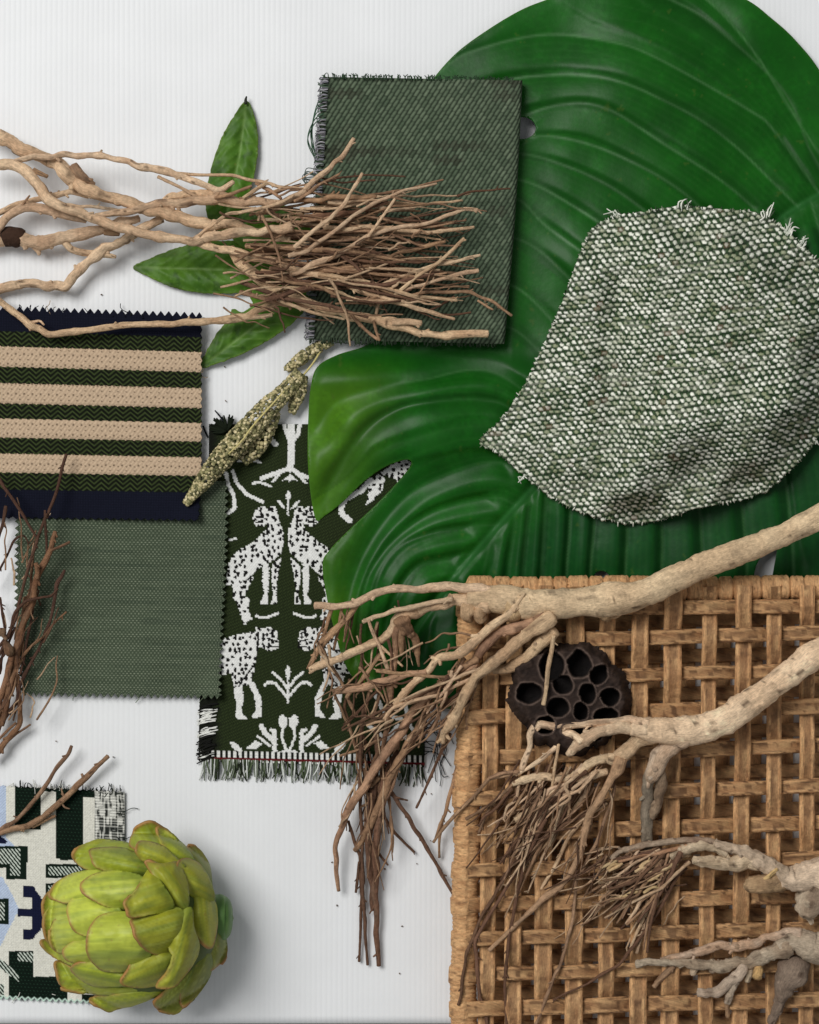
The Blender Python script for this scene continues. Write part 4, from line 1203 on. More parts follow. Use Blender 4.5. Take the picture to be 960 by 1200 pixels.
# ================================================================ BRANCHES
def build_bundle():
    t = thing('dried_branch', 'pale dried branch whose bundle of twigs reaches over the dark folded swatch', 'dried branch', (250, 270, 0))
    def stem(p, z0, z1, c0=LIGHT, c1=MIDB, **k): limb('stem', t, zpts(p, z0, z1), c0, c1, nseg=12, **k)
    def twig(p, z0, z1=None, c0=MIDB, c1=DARKB, **k): limb('twig', t, zpts(p, z0, z1), c0, c1, nseg=7, rough=.14, **k)
    stem([(-22, 150, 9), (0, 160, 9.5), (23, 174, 9), (47, 183, 8), (68, 192, 8.5), (82, 207, 10), (98, 221, 8.5), (121, 230, 7.5), (152, 237, 7.5), (177, 247, 8), (203, 253, 9), (226, 260, 8), (249, 265, 7), (276, 262, 6), (302, 272, 5), (340, 280, 4)], 30, 62)
    stem([(85, 194, 5.5), (92, 203, 6), (101, 210, 4.5), (111, 216, 2.4)], 44, 42, MIDB, DARKB)
    stem([(14, 190, 3), (30, 186, 4), (50, 184, 4.5), (90, 183, 4), (122, 183, 4), (150, 189, 4.2), (176, 197, 5), (195, 201, 5.6), (207, 205, 4.5), (233, 214, 4.2), (258, 223, 4.5), (274, 213, 3)], 46, 66)
    twig([(200, 203, 3.2), (237, 205, 2.6), (256, 205, 2.6), (276, 206, 2.8), (301, 212, 3), (327, 219, 2.6), (354, 221, 2.4), (366, 216, 2)], 60, 74, LIGHT, MIDB)
    twig([(185, 207, 3), (214, 221, 2.8), (232, 231, 2.2)], 55, 60, LIGHT, MIDB)
    stem([(-22, 190, 7), (0, 193, 7.5), (14, 193, 7.2), (30, 200, 7.8), (42, 214, 6.5), (56, 233, 6.5), (77, 244, 6.2), (105, 255, 6), (131, 264, 6), (159, 271, 6), (198, 279, 6), (226, 283, 6), (246, 277, 5.6), (274, 273, 5.6), (304, 273, 5.2), (330, 269, 5.4), (342, 265, 6)], 40, 78)
    stem([(39, 199, 3.5), (47, 203, 3.2), (56, 207, 2.4)], 48, 46, MIDB, DARKB)
    stem([(222, 283, 4.5), (240, 287, 4.5), (258, 292, 5), (283, 297, 6.2), (308, 303, 5.6), (340, 313, 5), (363, 320, 4.5), (392, 325, 4.4), (420, 340, 4), (447, 348, 3.6), (487, 361, 3), (533, 374, 2)], 60, 72, LIGHT, MIDB)
    stem([(-22, 256, 4), (0, 249, 4), (14, 242, 4), (35, 236, 4), (65, 229, 3.6), (86, 225, 3.4), (104, 231, 2.6)], 22, 30)
    stem([(-12, 280, 5.5), (0, 265, 6), (9, 254, 6), (26, 244, 6), (47, 244, 6), (63, 248, 5.5), (82, 254, 4.6), (101, 259, 3)], 30, 36)
    twig([(26, 241, 2), (31, 234, 1.8), (35, 229, 1.5)], 36, 40)
    twig([(72, 239, 2.6), (93, 242, 2.6), (117, 243, 2.6), (142, 247, 2.2)], 28, 30, GREYB, MIDB)
    stem([(112, 253, 4), (149, 248, 5), (175, 242, 5.5), (198, 238, 6), (214, 238, 7), (240, 235, 7), (262, 232, 8), (281, 238, 7), (306, 236, 5.6), (329, 238, 4.6), (354, 226, 4.2), (368, 212, 4), (386, 198, 3.4), (401, 184, 3), (415, 162, 2.4)], 46, 84)
    stem([(188, 240, 4), (200, 231, 5), (208, 230, 4.5), (230, 227, 5), (252, 228, 5)], 42, 60)
    stem([(-24, 282, 10), (0, 281, 10), (16, 278, 10), (35, 283, 9), (51, 284, 9), (70, 279, 7.8), (93, 275, 7.5), (112, 271, 7), (140, 261, 6), (163, 256, 5)], 16, 34)
    mesh_knot = tube_data([(4, 279, 20, 9.5), (12, 277, 20, 11.5), (22, 278, 21, 11), (28, 279, 21, 8)], 14, 2, .2, 77)
    mesh('knot', mesh_knot[0], mesh_knot[1], M_BARK, t, C(62, 44, 34), True, mesh_knot[4])
    stem([(40, 287, 5), (45, 294, 3.6), (46, 299, 2)], 18, 16)
    stem([(76, 283, 5.5), (82, 291, 5), (89, 294, 4.6), (110, 297, 4.6), (124, 299, 3.8), (136, 301, 2.2)], 24, 28)
    stem([(122, 272, 4), (131, 273, 4.4), (140, 274, 3)], 34, 34, MIDB, DARKB)
    stem([(-22, 340, 7), (0, 338, 7), (14, 335, 6.5), (33, 332, 6), (54, 335, 6.2), (77, 336, 7.2), (86, 324, 6.6), (103, 307, 6), (124, 291, 6.6), (149, 279, 6), (177, 263, 6), (190, 256, 6)], 9, 34)
    stem([(-14, 345, 4), (0, 353, 4), (14, 364, 4), (35, 381, 4.5), (58, 392, 4.6), (93, 388, 4), (131, 383, 4.2), (175, 380, 4), (203, 380, 4.5), (249, 376, 4.5), (290, 371, 5), (311, 360, 5), (342, 352, 5)], 24, 40)
    twig([(34, 379, 2.5), (46, 376, 2.2), (52, 381, 1.6)], 28, 30, LIGHT, MIDB)
    twig([(218, 379, 2), (222, 371, 1.5)], 34, 38, LIGHT, MIDB)
    stem([(290, 372, 3.5), (304, 371, 3.2), (319, 369, 2.6)], 38, 40)
    stem([(270, 290, 5.5), (274, 297, 6), (281, 308, 6.5), (299, 322, 6.5), (322, 340, 6.6), (354, 352, 6), (386, 363, 6), (428, 372, 6), (463, 380, 7), (490, 390, 5), (533, 392, 4.6), (572, 391, 4.2)], 50, 60)
    stem([(460, 378, 5), (478, 377, 4.4), (494, 379, 4)], 64, 66)
    hand = [
        ([(338, 300, 4), (360, 294, 4), (384, 277, 3.6), (414, 253, 3.4), (441, 237, 3), (474, 223, 2.6), (512, 215, 2)], 74, 82, 0),
        ([(345, 290, 4), (360, 277, 3.6), (387, 256, 3.4), (403, 240, 3), (418, 215, 3), (425, 203, 2.6)], 80, 92, 0),
        ([(340, 322, 4.2), (365, 310, 4), (403, 294, 3.8), (430, 277, 3.6), (455, 269, 3.4), (490, 264, 3.2), (522, 253, 3.2), (544, 245, 3.2), (560, 246, 3)], 72, 84, 0),
        ([(431, 278, 2.6), (449, 253, 2.4), (463, 233, 2)], 82, 90, 0), ([(462, 346, 3), (490, 323, 3), (517, 305, 3), (544, 279, 2.6)], 74, 86, 0),
        ([(470, 342, 3), (495, 334, 3), (528, 324, 3.2), (561, 317, 3.6)], 72, 78, 0), ([(440, 338, 3), (479, 321, 3), (512, 310, 3), (536, 306, 2.8), (563, 299, 2.4)], 70, 80, 0),
        ([(420, 352, 3.2), (463, 351, 3.2), (501, 342, 3.2), (550, 342, 3), (577, 353, 2.8), (600, 370, 2)], 70, 64, 1), ([(536, 230, 2.4), (550, 225, 2), (575, 223, 1.6), (598, 221, 1.4)], 72, 66, 2),
        ([(335, 236, 4), (360, 234, 4.2), (401, 231, 4.6), (441, 230, 4)], 70, 74, 1), ([(370, 318, 3), (392, 315, 3), (441, 310, 3), (468, 296, 3), (522, 283, 2.6)], 66, 74, 1),
        ([(412, 368, 2.4), (417, 375, 2.6), (430, 388, 2.8), (443, 398, 3)], 62, 60, 1), ([(438, 376, 2.6), (441, 388, 2.6), (445, 399, 2.6)], 64, 60, 1), ([(445, 350, 2.6), (443, 358, 2.6), (441, 368, 2.6)], 64, 62, 0),
        ([(495, 367, 2), (512, 360, 1.8), (533, 347, 1.5)], 64, 66, 2), ([(500, 366, 2), (525, 369, 1.8), (552, 366, 1.4)], 63, 64, 2),
        ([(233, 276, 3), (251, 262, 3), (267, 251, 2.8), (295, 246, 2.8), (327, 238, 2.8), (345, 228, 2.4)], 72, 82, 0), ([(252, 232, 3), (272, 227, 3), (295, 218, 2.6)], 72, 78, 1),
        ([(285, 232, 3), (300, 222, 3), (312, 215, 3)], 74, 78, 0), ([(300, 214, 3), (318, 224, 3), (330, 233, 2.4)], 72, 72, 1), ([(345, 236, 3), (362, 226, 3), (378, 214, 2.4), (398, 204, 2)], 76, 80, 1),
        ([(380, 214, 2), (400, 208, 1.8), (430, 205, 1.6), (475, 207, 1.3)], 70, 66, 2), ([(560, 352, 2), (572, 360, 2), (578, 363, 1.6)], 66, 64, 1), ([(370, 207, 1.8), (400, 214, 1.6), (440, 211, 1.4)], 68, 66, 2)]
    for p, z0, z1, k in hand:
        c0, c1 = ((LIGHT * .92, MIDB), (MIDB, DARKB), (DARKB, DARKB * .7))[k]
        twig(p, z0, z1, c0, c1)
    g = random.Random(31)
    for i in range(62):
        q = (i + g.random()) / 62
        y0 = 240 + 100 * q + g.gauss(0, 6); x0 = g.uniform(280, 385)
        L = g.uniform(90, 215)
        ye = 236 + 126 * q + g.gauss(0, 16)
        xe = min(x0 + L, 585 - 90 * abs(q - .45) - g.uniform(0, 40))
        if xe < x0 + 50: xe = x0 + 60
        r = g.uniform(1.7, 3.3)
        z0 = g.uniform(54, 74)
        k = g.random()
        c0, c1 = (LIGHT * .85, MIDB) if k < .33 else ((MIDB * .9, DARKB) if k < .75 else (DARKB * 1.15, DARKB * .7))
        b1, b2 = g.gauss(0, 7), g.gauss(0, 5)
        pts = [(x0, y0, r * 1.25), (x0 + (xe - x0) * .35, y0 + (ye - y0) * .35 + b1, r * 1.1), (x0 + (xe - x0) * .7, y0 + (ye - y0) * .7 + b2, r), (xe, ye, r * .7)]
        twig(pts, z0, z0 + g.uniform(-6, 12), c0, c1)
    fine_twigs(t, 70, 5, lambda g: (g.uniform(250, 470), g.uniform(225, 362)), lambda g, x, y: (min(x + g.uniform(50, 150), 592 - g.uniform(0, 50)), y + g.gauss(2, 20)), (56, 84))
    fine_twigs(t, 40, 6, lambda g: (g.uniform(300, 500), g.uniform(230, 360)), lambda g, x, y: (x + g.uniform(10, 50), y + g.gauss(0, 26)), (60, 88), (.8, 1.7))

build_bundle()
def fan(t, g, n, start, ends, zr, rr, light=.25, bend=6):
    for i in range(n):
        sx, sy = start(g); ex, ey = ends(g)
        r = g.uniform(*rr); z0 = g.uniform(*zr); z1 = z0 + g.uniform(-16, 4)
        k = g.random()
        c0, c1 = (LIGHT * .85, MIDB) if k < light else ((MIDB * .85, DARKB) if k < .7 else (DARKB * 1.1, DARKB * .75))
        mx = sx + (ex - sx) * .4 + g.gauss(0, bend); my = sy + (ey - sy) * .4 + g.gauss(0, bend)
        nx = sx + (ex - sx) * .72 + g.gauss(0, bend * .8); ny = sy + (ey - sy) * .72 + g.gauss(0, bend * .8)
        limb('twig', t, [(sx, sy, z0, r * 1.2), (mx, my, z0 * .7 + z1 * .3, r * 1.05), (nx, ny, z0 * .3 + z1 * .7, r * .95), (ex, ey, z1, r * .65)], c0, c1, nseg=7, rough=.14)

ZOFF[0] = 12.0
def build_long_branch():
    t = thing('dried_branch', 'long pale branch crossing the top of the woven mat, its twigs hanging over white board', 'dried branch', (700, 720, 0))
    TR = C(248, 216, 172)
    def stem(p, z0, z1, c0=LIGHT, c1=MIDB, rough=.12, nseg=12): limb('stem', t, zpts(p, z0, z1), c0, c1, nseg=nseg, rough=rough)
    def twig(p, z0, z1=None, c0=MIDB, c1=DARKB): limb('twig', t, zpts(p, z0, z1), c0, c1, nseg=7, rough=.14)
    limb('trunk', t, zpts([(1010, 580, 15), (960, 607, 14.5), (925, 623, 14), (887, 640, 14.5), (840, 657, 15), (795, 676, 16), (749, 697, 18), (712, 703, 19), (680, 706, 16.5), (657, 707, 17), (621, 709, 18), (590, 703, 18), (570, 701, 14), (548, 700, 9)], 92, 80), TR, C(224, 188, 146), nseg=20, rough=.09)
    # knots on the trunk
    for p in ([(700, 705, 90, 6), (703, 714, 88, 9), (709, 721, 84, 8), (712, 728, 80, 3)], [(735, 712, 86, 5), (724, 719, 84, 6), (713, 724, 82, 3)], [(592, 700, 92, 9), (596, 708, 94, 12), (600, 716, 92, 10), (604, 726, 88, 4)], [(556, 700, 84, 8), (550, 710, 86, 9), (548, 720, 82, 7), (552, 728, 76, 3)], [(566, 706, 88, 8), (562, 718, 86, 9), (566, 728, 80, 6)], [(620, 700, 92, 8), (624, 706, 96, 9), (632, 716, 92, 7)]):
        limb('knot', t, [(a, b, z - 6, r * .95) for a, b, z, r in p], C(212, 178, 138), C(158, 122, 90), nseg=14, rough=.3)
    kn = tube_data([(703, 692, 99, 3), (712, 690, 101, 6), (722, 691, 100, 6.5), (732, 690, 98, 4)], 12, 2, .2, 5)
    mesh('scar', kn[0], kn[1], M_BARK, t, C(96, 78, 66), True, kn[4])
    stem([(575, 694, 8), (545, 690, 7), (527, 687, 6.2), (517, 688, 6), (490, 691, 5), (479, 690, 4.6), (441, 695, 5.2), (417, 707, 5), (392, 711, 4.2), (380, 710, 4.5), (369, 710, 5.2)], 84, 60)
    stem([(419, 707, 4), (401, 730, 4.2), (382, 749, 5), (372, 763, 3.6), (364, 780, 2.6)], 60, 46, MIDB * 1.15, MIDB)
    twig([(389, 713, 3.2), (380, 744, 3), (368, 768, 2.2), (360, 784, 1.4)], 58, 40)
    twig([(401, 711, 2.6), (397, 738, 2.4), (391, 762, 2)], 58, 44); twig([(412, 716, 2.6), (407, 735, 2.4), (403, 752, 2)], 58, 46)
    stem([(575, 706, 12), (548, 704, 9.5), (533, 703, 7.4), (501, 711, 7), (480, 719, 8), (467, 726, 7.5), (449, 749, 5.6), (414, 764, 5.6), (387, 775, 4.8), (363, 785, 4)], 82, 52)
    stem([(530, 702, 3.2), (512, 705, 3.2), (463, 715, 3.2), (425, 729, 2.6)], 90, 72, LIGHT, LIGHT * .8, nseg=8)
    twig([(432, 727, 2.5), (444, 755, 2.6), (455, 785, 3)], 74, 62, LIGHT, MIDB); twig([(446, 757, 2.2), (458, 768, 2.2), (472, 781, 2)], 66, 60, LIGHT, MIDB)
    stem([(470, 724, 8), (474, 733, 9), (480, 741, 7), (487, 750, 4), (489, 765, 3), (491, 781, 1.8)], 74, 54, MIDB, DARKB, .2)
    stem([(472, 735, 6), (470, 749, 4.6), (471, 760, 4), (470, 768, 2.6)], 70, 58, MIDB, DARKB, .2)
    stem([(466, 735, 4.4), (463, 749, 4.4), (460, 790, 4.8), (455, 833, 4.2), (451, 865, 3.4), (447, 890, 2.6)], 70, 38, MIDB, DARKB)
    stem([(606, 710, 6), (577, 733, 5.4), (550, 757, 6.2), (533, 768, 5.8), (517, 770, 5.8), (503, 785, 4.8), (474, 812, 5), (462, 828, 4)], 96, 60)
    stem([(640, 722, 8), (615, 733, 7.2), (587, 741, 6.2), (566, 760, 6.2), (555, 780, 5.2), (533, 790, 4.8), (512, 806, 4.8), (490, 826, 5), (476, 847, 6), (465, 865, 6), (445, 893, 6), (428, 922, 5.6), (411, 944, 4.6), (401, 970, 4), (393, 995, 3.4), (394, 1020, 3), (397, 1044, 2.4)], 94, 12, MIDB * 1.1, DARKB * 1.2)
    stem([(648, 722, 10), (620, 741, 8.4), (590, 768, 7.4), (566, 787, 7), (550, 806, 7), (539, 828, 6.4), (528, 850, 6.4), (519, 868, 6)], 98, 66)
    twig([(528, 860, 2.6), (518, 880, 2.6), (507, 905, 2.5), (488, 947, 2)], 58, 34, DARKB, DARKB * .8)
    stem([(650, 738, 9), (632, 755, 8.4), (612, 775, 8), (596, 783, 6), (578, 786, 5)], 90, 70)
    stem([(560, 772, 5), (539, 785, 5), (520, 798, 4.6), (505, 817, 5), (490, 854, 5), (473, 882, 5), (456, 913, 5.2), (437, 959, 5), (427, 978, 4.6), (416, 997, 3.6)], 80, 12, MIDB, DARKB * 1.1)
    stem([(452, 905, 5), (444, 959, 5), (439, 998, 5.6), (441, 1061, 4.2), (444, 1132, 3)], 30, 6, DARKB * 1.25, DARKB)
    stem([(436, 925, 4), (431, 981, 4), (434, 1027, 4), (437, 1067, 3)], 26, 6, DARKB * 1.35, DARKB)
    twig([(426, 830, 3), (424, 851, 3), (422, 913, 3), (424, 970, 3), (425, 1044, 3), (431, 1131, 2.4)], 40, 4, DARKB, DARKB * .7)
    twig([(408, 962, 2.6), (415, 985, 2.8), (422, 1004, 3), (424, 1050, 2.8), (421, 1127, 2.2)], 16, 4, DARKB, DARKB * .7)
    twig([(426, 918, 2.6), (432, 935, 2.6), (438, 952, 2.4)], 28, 22, DARKB, DARKB * .7); twig([(421, 1010, 2.4), (419, 1030, 2.4), (417, 1046, 2.2)], 12, 6, DARKB, DARKB * .7)
    twig([(456, 925, 3.6), (470, 946, 3.6), (493, 981, 3.5), (513, 1015, 3.2), (534, 1052, 3)], 24, 4, DARKB * 1.2, DARKB)
    twig([(446, 950, 2.6), (462, 975, 2.6), (486, 999, 2)], 18, 4, DARKB, DARKB * .8); twig([(456, 930, 2.6), (466, 935, 2), (478, 938, 1.4)], 24, 14, DARKB, DARKB)
    twig([(444, 1000, 2.4), (450, 1008, 2), (455, 1014, 1.2)], 12, 10, DARKB, DARKB)
    twig([(550, 812, 3.2), (547, 857, 2.8), (534, 905, 2.8), (522, 953, 3), (511, 982, 2.4)], 60, 14); twig([(520, 956, 2.4), (515, 984, 2.4), (515, 1005, 2)], 20, 6)
    twig([(422, 851, 2.8), (445, 840, 2.8), (474, 822, 3), (507, 806, 3.2), (535, 790, 3.2)], 46, 76)
    twig([(374, 752, 2.6), (386, 775, 2.5), (398, 795, 2.6), (417, 838, 2.4)], 48, 34); twig([(390, 808, 2.6), (400, 830, 2.6), (409, 850, 2.6), (417, 878, 2.4)], 42, 24)
    twig([(406, 818, 3.4), (420, 802, 3.4), (441, 774, 3.2), (450, 764, 2.8)], 48, 66); stem([(391, 811, 3.5), (410, 808, 4.4), (428, 805, 5), (455, 798, 5.2), (478, 790, 4.6), (500, 788, 4)], 46, 72, MIDB * 1.1, MIDB * .9)
    twig([(441, 786, 3), (465, 789, 3), (490, 791, 3), (530, 794, 3)], 66, 74, MIDB * 1.1, DARKB); twig([(434, 806, 2.6), (429, 830, 2.6), (424, 858, 2.4)], 50, 30); twig([(450, 788, 2.6), (444, 815, 2.6), (436, 844, 2.4)], 58, 34)
    twig([(649, 745, 4), (644, 775, 3.8), (641, 800, 3.6), (637, 826, 3.8)], 96, 100, LIGHT, MIDB)
    twig([(480, 874, 2.4), (500, 858, 2.4), (527, 839, 2)], 40, 56); twig([(398, 886, 2), (424, 877, 2.2), (448, 866, 2.4)], 22, 34); twig([(410, 796, 2.4), (404, 830, 2.4), (424, 900, 2.2)], 40, 22, DARKB, DARKB)
    twig([(615, 695, 3), (607, 706, 3), (602, 717, 2.6)], 98, 100, LIGHT, MIDB)
    g = random.Random(44)
    fan(t, g, 10, lambda g: (g.uniform(520, 575), g.uniform(770, 795)), lambda g: (g.uniform(455, 520), g.uniform(815, 880)), (62, 84), (2, 3.6), .45, 4)
    fan(t, g, 10, lambda g: (g.uniform(440, 470), g.uniform(845, 915)), lambda g: (g.uniform(412, 452), g.uniform(930, 1000)), (28, 36), (2, 3.2), .1, 3)
    fan(t, g, 4, lambda g: (g.uniform(470, 540), g.uniform(790, 820)), lambda g: (g.uniform(400, 450), g.uniform(810, 870)), (52, 66), (1.8, 3), .3, 4)
    fine_twigs(t, 26, 15, lambda g: (g.uniform(440, 570), g.uniform(745, 850)), lambda g, x, y: (x - g.uniform(15, 85), y + g.uniform(-8, 90)), (50, 78))
    fine_twigs(t, 26, 16, lambda g: (g.uniform(415, 460), g.uniform(850, 960)), lambda g, x, y: (x - g.uniform(-18, 22), y + g.uniform(40, 130)), (16, 36))
    fine_twigs(t, 24, 17, lambda g: (g.uniform(370, 470), g.uniform(700, 800)), lambda g, x, y: (x + g.uniform(-14, 30), y + g.uniform(25, 80)), (48, 66), (.8, 1.7))
build_long_branch()

GN[0] = 0.35
def build_lower_branch():
    t = thing('dried_branch', 'forked pale branch on the woven mat just under the black seed pod', 'dried branch', (780, 900, MATZ))
    TR = C(246, 216, 178)
    def stem(p, z0, z1, c0=TR, c1=MIDB, rough=.12, nseg=12): limb('stem', t, zpts(p, z0, z1), c0, c1, nseg=nseg, rough=rough)
    def twig(p, z0, z1=None, c0=MIDB, c1=DARKB): limb('twig', t, zpts(p, z0, z1), c0, c1, nseg=7, rough=.14)
    limb('trunk', t, zpts([(1010, 745, 17), (965, 764, 16.5), (951, 769, 16), (923, 791, 15.5), (887, 818, 16), (850, 843, 18), (818, 855, 17.5), (790, 857, 15), (768, 856, 13.5), (740, 851, 9)], 92, 96), TR, C(216, 182, 144), nseg=20, rough=.10)
    V, F, s, a, T = tube_data([(820, 852, 108, 6), (818, 857, 112, 7), (816, 860, 114, 5.5)], 12, 1.5, .08, 3)
    mesh('knot', V, F, M_BARK, t, C(176, 136, 96), True, T)
    stem([(760, 848, 8), (737, 843, 5.4), (703, 847, 4.8), (670, 850, 4.8), (646, 851, 5), (632, 849, 5.2), (622, 859, 4.4), (621, 875, 3.8), (611, 902, 3.4)], 100, 70, TR, MIDB, .1)
    stem([(760, 854, 11), (728, 852, 8.4), (699, 858, 8), (685, 867, 8), (672, 878, 7), (665, 884, 4)], 100, 84)
    stem([(682, 869, 6), (672, 861, 5.4), (662, 859, 5), (655, 862, 4.4), (653, 874, 3.4), (630, 893, 2.8), (604, 908, 2.4)], 94, 68)
    twig([(655, 872, 2.8), (650, 900, 2.6), (648, 916, 2.6), (643, 952, 2)], 88, 64, LIGHT, MIDB)
    stem([(785, 860, 13), (764, 862, 11), (747, 868, 9.5), (733, 882, 10), (721, 890, 8.4), (701, 891, 5.4), (680, 905, 5.4), (662, 921, 5.2), (641, 932, 5.2), (618, 953, 4.6), (604, 961, 4.2)], 94, 60)
    stem([(728, 888, 9), (723, 902, 8), (717, 912, 5.4), (701, 941, 4.8), (692, 953, 4.8), (685, 976, 4.8), (678, 1006, 4.2), (662, 1033, 4), (627, 1063, 3.6), (600, 1088, 3.2), (573, 1114, 2.6)], 86, 56, C(184, 146, 116), MIDB)
    twig([(691, 950, 3.2), (675, 960, 3.2), (660, 967, 3.2), (623, 992, 3.4), (602, 1011, 3), (566, 1071, 2.8), (547, 1117, 2.6), (537, 1178, 2.4)], 70, 54, DARKB * 1.2, DARKB)
    twig([(640, 960, 3), (630, 979, 3), (607, 1020, 3), (575, 1070, 3), (557, 1103, 3), (561, 1153, 3), (571, 1203, 3)], 70, 52, DARKB * 1.2, DARKB * .9)
    twig([(624, 975, 3), (618, 997, 3), (607, 1043, 2.8), (596, 1103, 2.8), (592, 1150, 2.6), (594, 1203, 2.6)], 68, 54, DARKB, DARKB * .8)
    twig([(721, 920, 2.6), (717, 938, 2.6), (699, 988, 2.8), (676, 1030, 2.8), (671, 1080, 2.8), (657, 1130, 2.8), (639, 1172, 2.8), (627, 1203, 2.6)], 68, 56, MIDB, DARKB)
    stem([(815, 858, 12), (790, 872, 11), (776, 884, 12), (770, 896, 12), (765, 908, 10), (760, 915, 6)], 90, 80, C(204, 182, 158), MIDB)
    stem([(764, 905, 9), (759, 920, 8), (758, 948, 7.6), (758, 980, 7.2), (760, 1012, 6.6)], 76, 58, C(150, 136, 116), C(116, 102, 86), .06)
    stem([(774, 900, 7), (775, 920, 7), (771, 940, 6.2), (765, 952, 7), (764, 958, 6)], 76, 62, C(150, 128, 106), C(108, 86, 68), .2)
    stem([(712, 904, 5), (690, 911, 5), (669, 912, 5.2), (641, 910, 5.2), (614, 914, 5), (601, 919, 3)], 74, 66)
    twig([(606, 906, 3), (575, 912, 3.2), (561, 927, 3), (530, 959, 2.8), (508, 987, 2.2)], 70, 48); twig([(608, 904, 3), (590, 906, 3), (573, 912, 2.6)], 72, 66)
    twig([(604, 916, 3), (598, 922, 3), (575, 944, 2.8), (561, 976, 2)], 68, 58); twig([(546, 960, 3), (560, 952, 2.6), (580, 940, 2.4)], 60, 66, MIDB * .8, DARKB)
    twig([(668, 915, 3), (667, 940, 2.8), (665, 962, 2.4)], 76, 62); twig([(640, 925, 2.6), (625, 965, 2.6), (600, 1015, 2.4)], 70, 60, DARKB, DARKB * .7)
    g = random.Random(9)
    fan(t, g, 26, lambda g: (g.uniform(628, 705), g.uniform(895, 945)), lambda g: (g.uniform(585, 640), g.uniform(965, 1050)), (60, 76), (1.8, 3.2), .3, 4)
    fan(t, g, 10, lambda g: (g.uniform(600, 640), g.uniform(900, 935)), lambda g: (g.uniform(560, 600), g.uniform(940, 1000)), (58, 70), (1.6, 2.6), .3, 4)
    fan(t, g, 8, lambda g: (g.uniform(675, 715), g.uniform(895, 915)), lambda g: (g.uniform(630, 680), g.uniform(915, 950)), (70, 84), (2.2, 4), .8, 3)
    fine_twigs(t, 42, 25, lambda g: (g.uniform(600, 720), g.uniform(885, 985)), lambda g, x, y: (x - g.uniform(10, 80), y + g.uniform(10, 110)), (60, 78))
build_lower_branch()

GN[0] = 1.0
def build_gnarled():
    t = thing('dried_branch', 'gnarled bleached branch with a spray of dead twigs on the lower right of the mat', 'dried branch', (880, 1020, MATZ))
    TR = C(242, 216, 184)
    def stem(p, z0, z1, c0=TR, c1=C(160, 134, 106), rough=.16, nseg=14): limb('stem', t, zpts(p, z0, z1), c0, c1, nseg=nseg, rough=rough)
    def twig(p, z0, z1=None, c0=MIDB, c1=DARKB): limb('twig', t, zpts(p, z0, z1), c0, c1, nseg=7, rough=.14)
    limb('trunk', t, zpts([(1010, 1014, 22), (965, 1023, 20), (937, 1029, 17), (919, 1028, 15), (905, 1018, 12), (887, 1006, 9.5), (864, 996, 7), (838, 988, 5.2)], 88, 86), TR, C(168, 146, 120), nseg=20, rough=.12)
    limb('knot', t, [(916, 1030, 86, 14), (905, 1034, 88, 15), (890, 1036, 88, 14), (880, 1036, 84, 11), (875, 1035, 80, 5)], C(190, 160, 124), C(120, 88, 62), nseg=16, rough=.26)
    stem([(900, 1012, 9), (887, 1011, 9.4), (864, 1012, 9.4), (838, 1011, 8.4), (822, 1010, 7), (812, 1008, 5)], 84, 78)
    stem([(960, 1036, 16), (951, 1050, 18), (947, 1062, 16), (945, 1072, 10)], 86, 74, C(206, 186, 160), C(130, 104, 84))
    limb('bare_patch', t, [(890, 1036, 99, 2.5), (900, 1028, 101, 3), (911, 1018, 98, 2)], C(226, 190, 132), C(206, 168, 112), nseg=8, rough=.1)
    stem([(852, 1000, 6), (835, 992, 7), (818, 990, 7.4), (800, 996, 7), (786, 1003, 6)], 82, 74)
    stem([(838, 988, 4.4), (816, 984, 4.4), (786, 986, 4.2), (751, 991, 4.2), (724, 999, 3.4), (703, 1017, 2.8)], 82, 66, C(172, 150, 126), DARKB * 1.3)
    twig([(812, 990, 3.2), (763, 1002, 3), (740, 1006, 2.8), (703, 1015, 2.4), (672, 1028, 2)], 80, 66, C(176, 130, 96), MIDB)
    twig([(806, 1010, 3), (795, 1025, 3), (775, 1062, 2.8), (758, 1089, 2.6), (726, 1130, 2.4), (690, 1152, 2), (648, 1172, 1.6)], 74, 56, DARKB * 1.2, DARKB)
    g = random.Random(21)
    fan(t, g, 30, lambda g: (g.uniform(768, 812), g.uniform(994, 1012)), lambda g: (lambda q: (690 + 62 * q + g.gauss(0, 9), 1030 + 80 * q + g.gauss(0, 16)))(g.random()), (60, 80), (1.7, 3.4), .35, 5)
    fan(t, g, 14, lambda g: (g.uniform(745, 790), g.uniform(990, 1010)), lambda g: (g.uniform(692, 735), g.uniform(1005, 1060)), (62, 78), (1.6, 3.0), .35, 4)
    for i in range(12):
        x, y = 700 + 80 * g.random(), 1000 + 60 * g.random()
        limb('twig', t, [(x, y, 76, 2.6), (x + g.uniform(5, 13), y - g.uniform(1, 7), 77, 2.8), (x + g.uniform(14, 20), y - g.uniform(4, 10), 76, 2)], C(214, 184, 140), C(190, 156, 112), nseg=7)
    fine_twigs(t, 46, 35, lambda g: (g.uniform(705, 810), g.uniform(988, 1050)), lambda g, x, y: (x - g.uniform(15, 75), y + g.uniform(0, 75)), (60, 80))
build_gnarled()

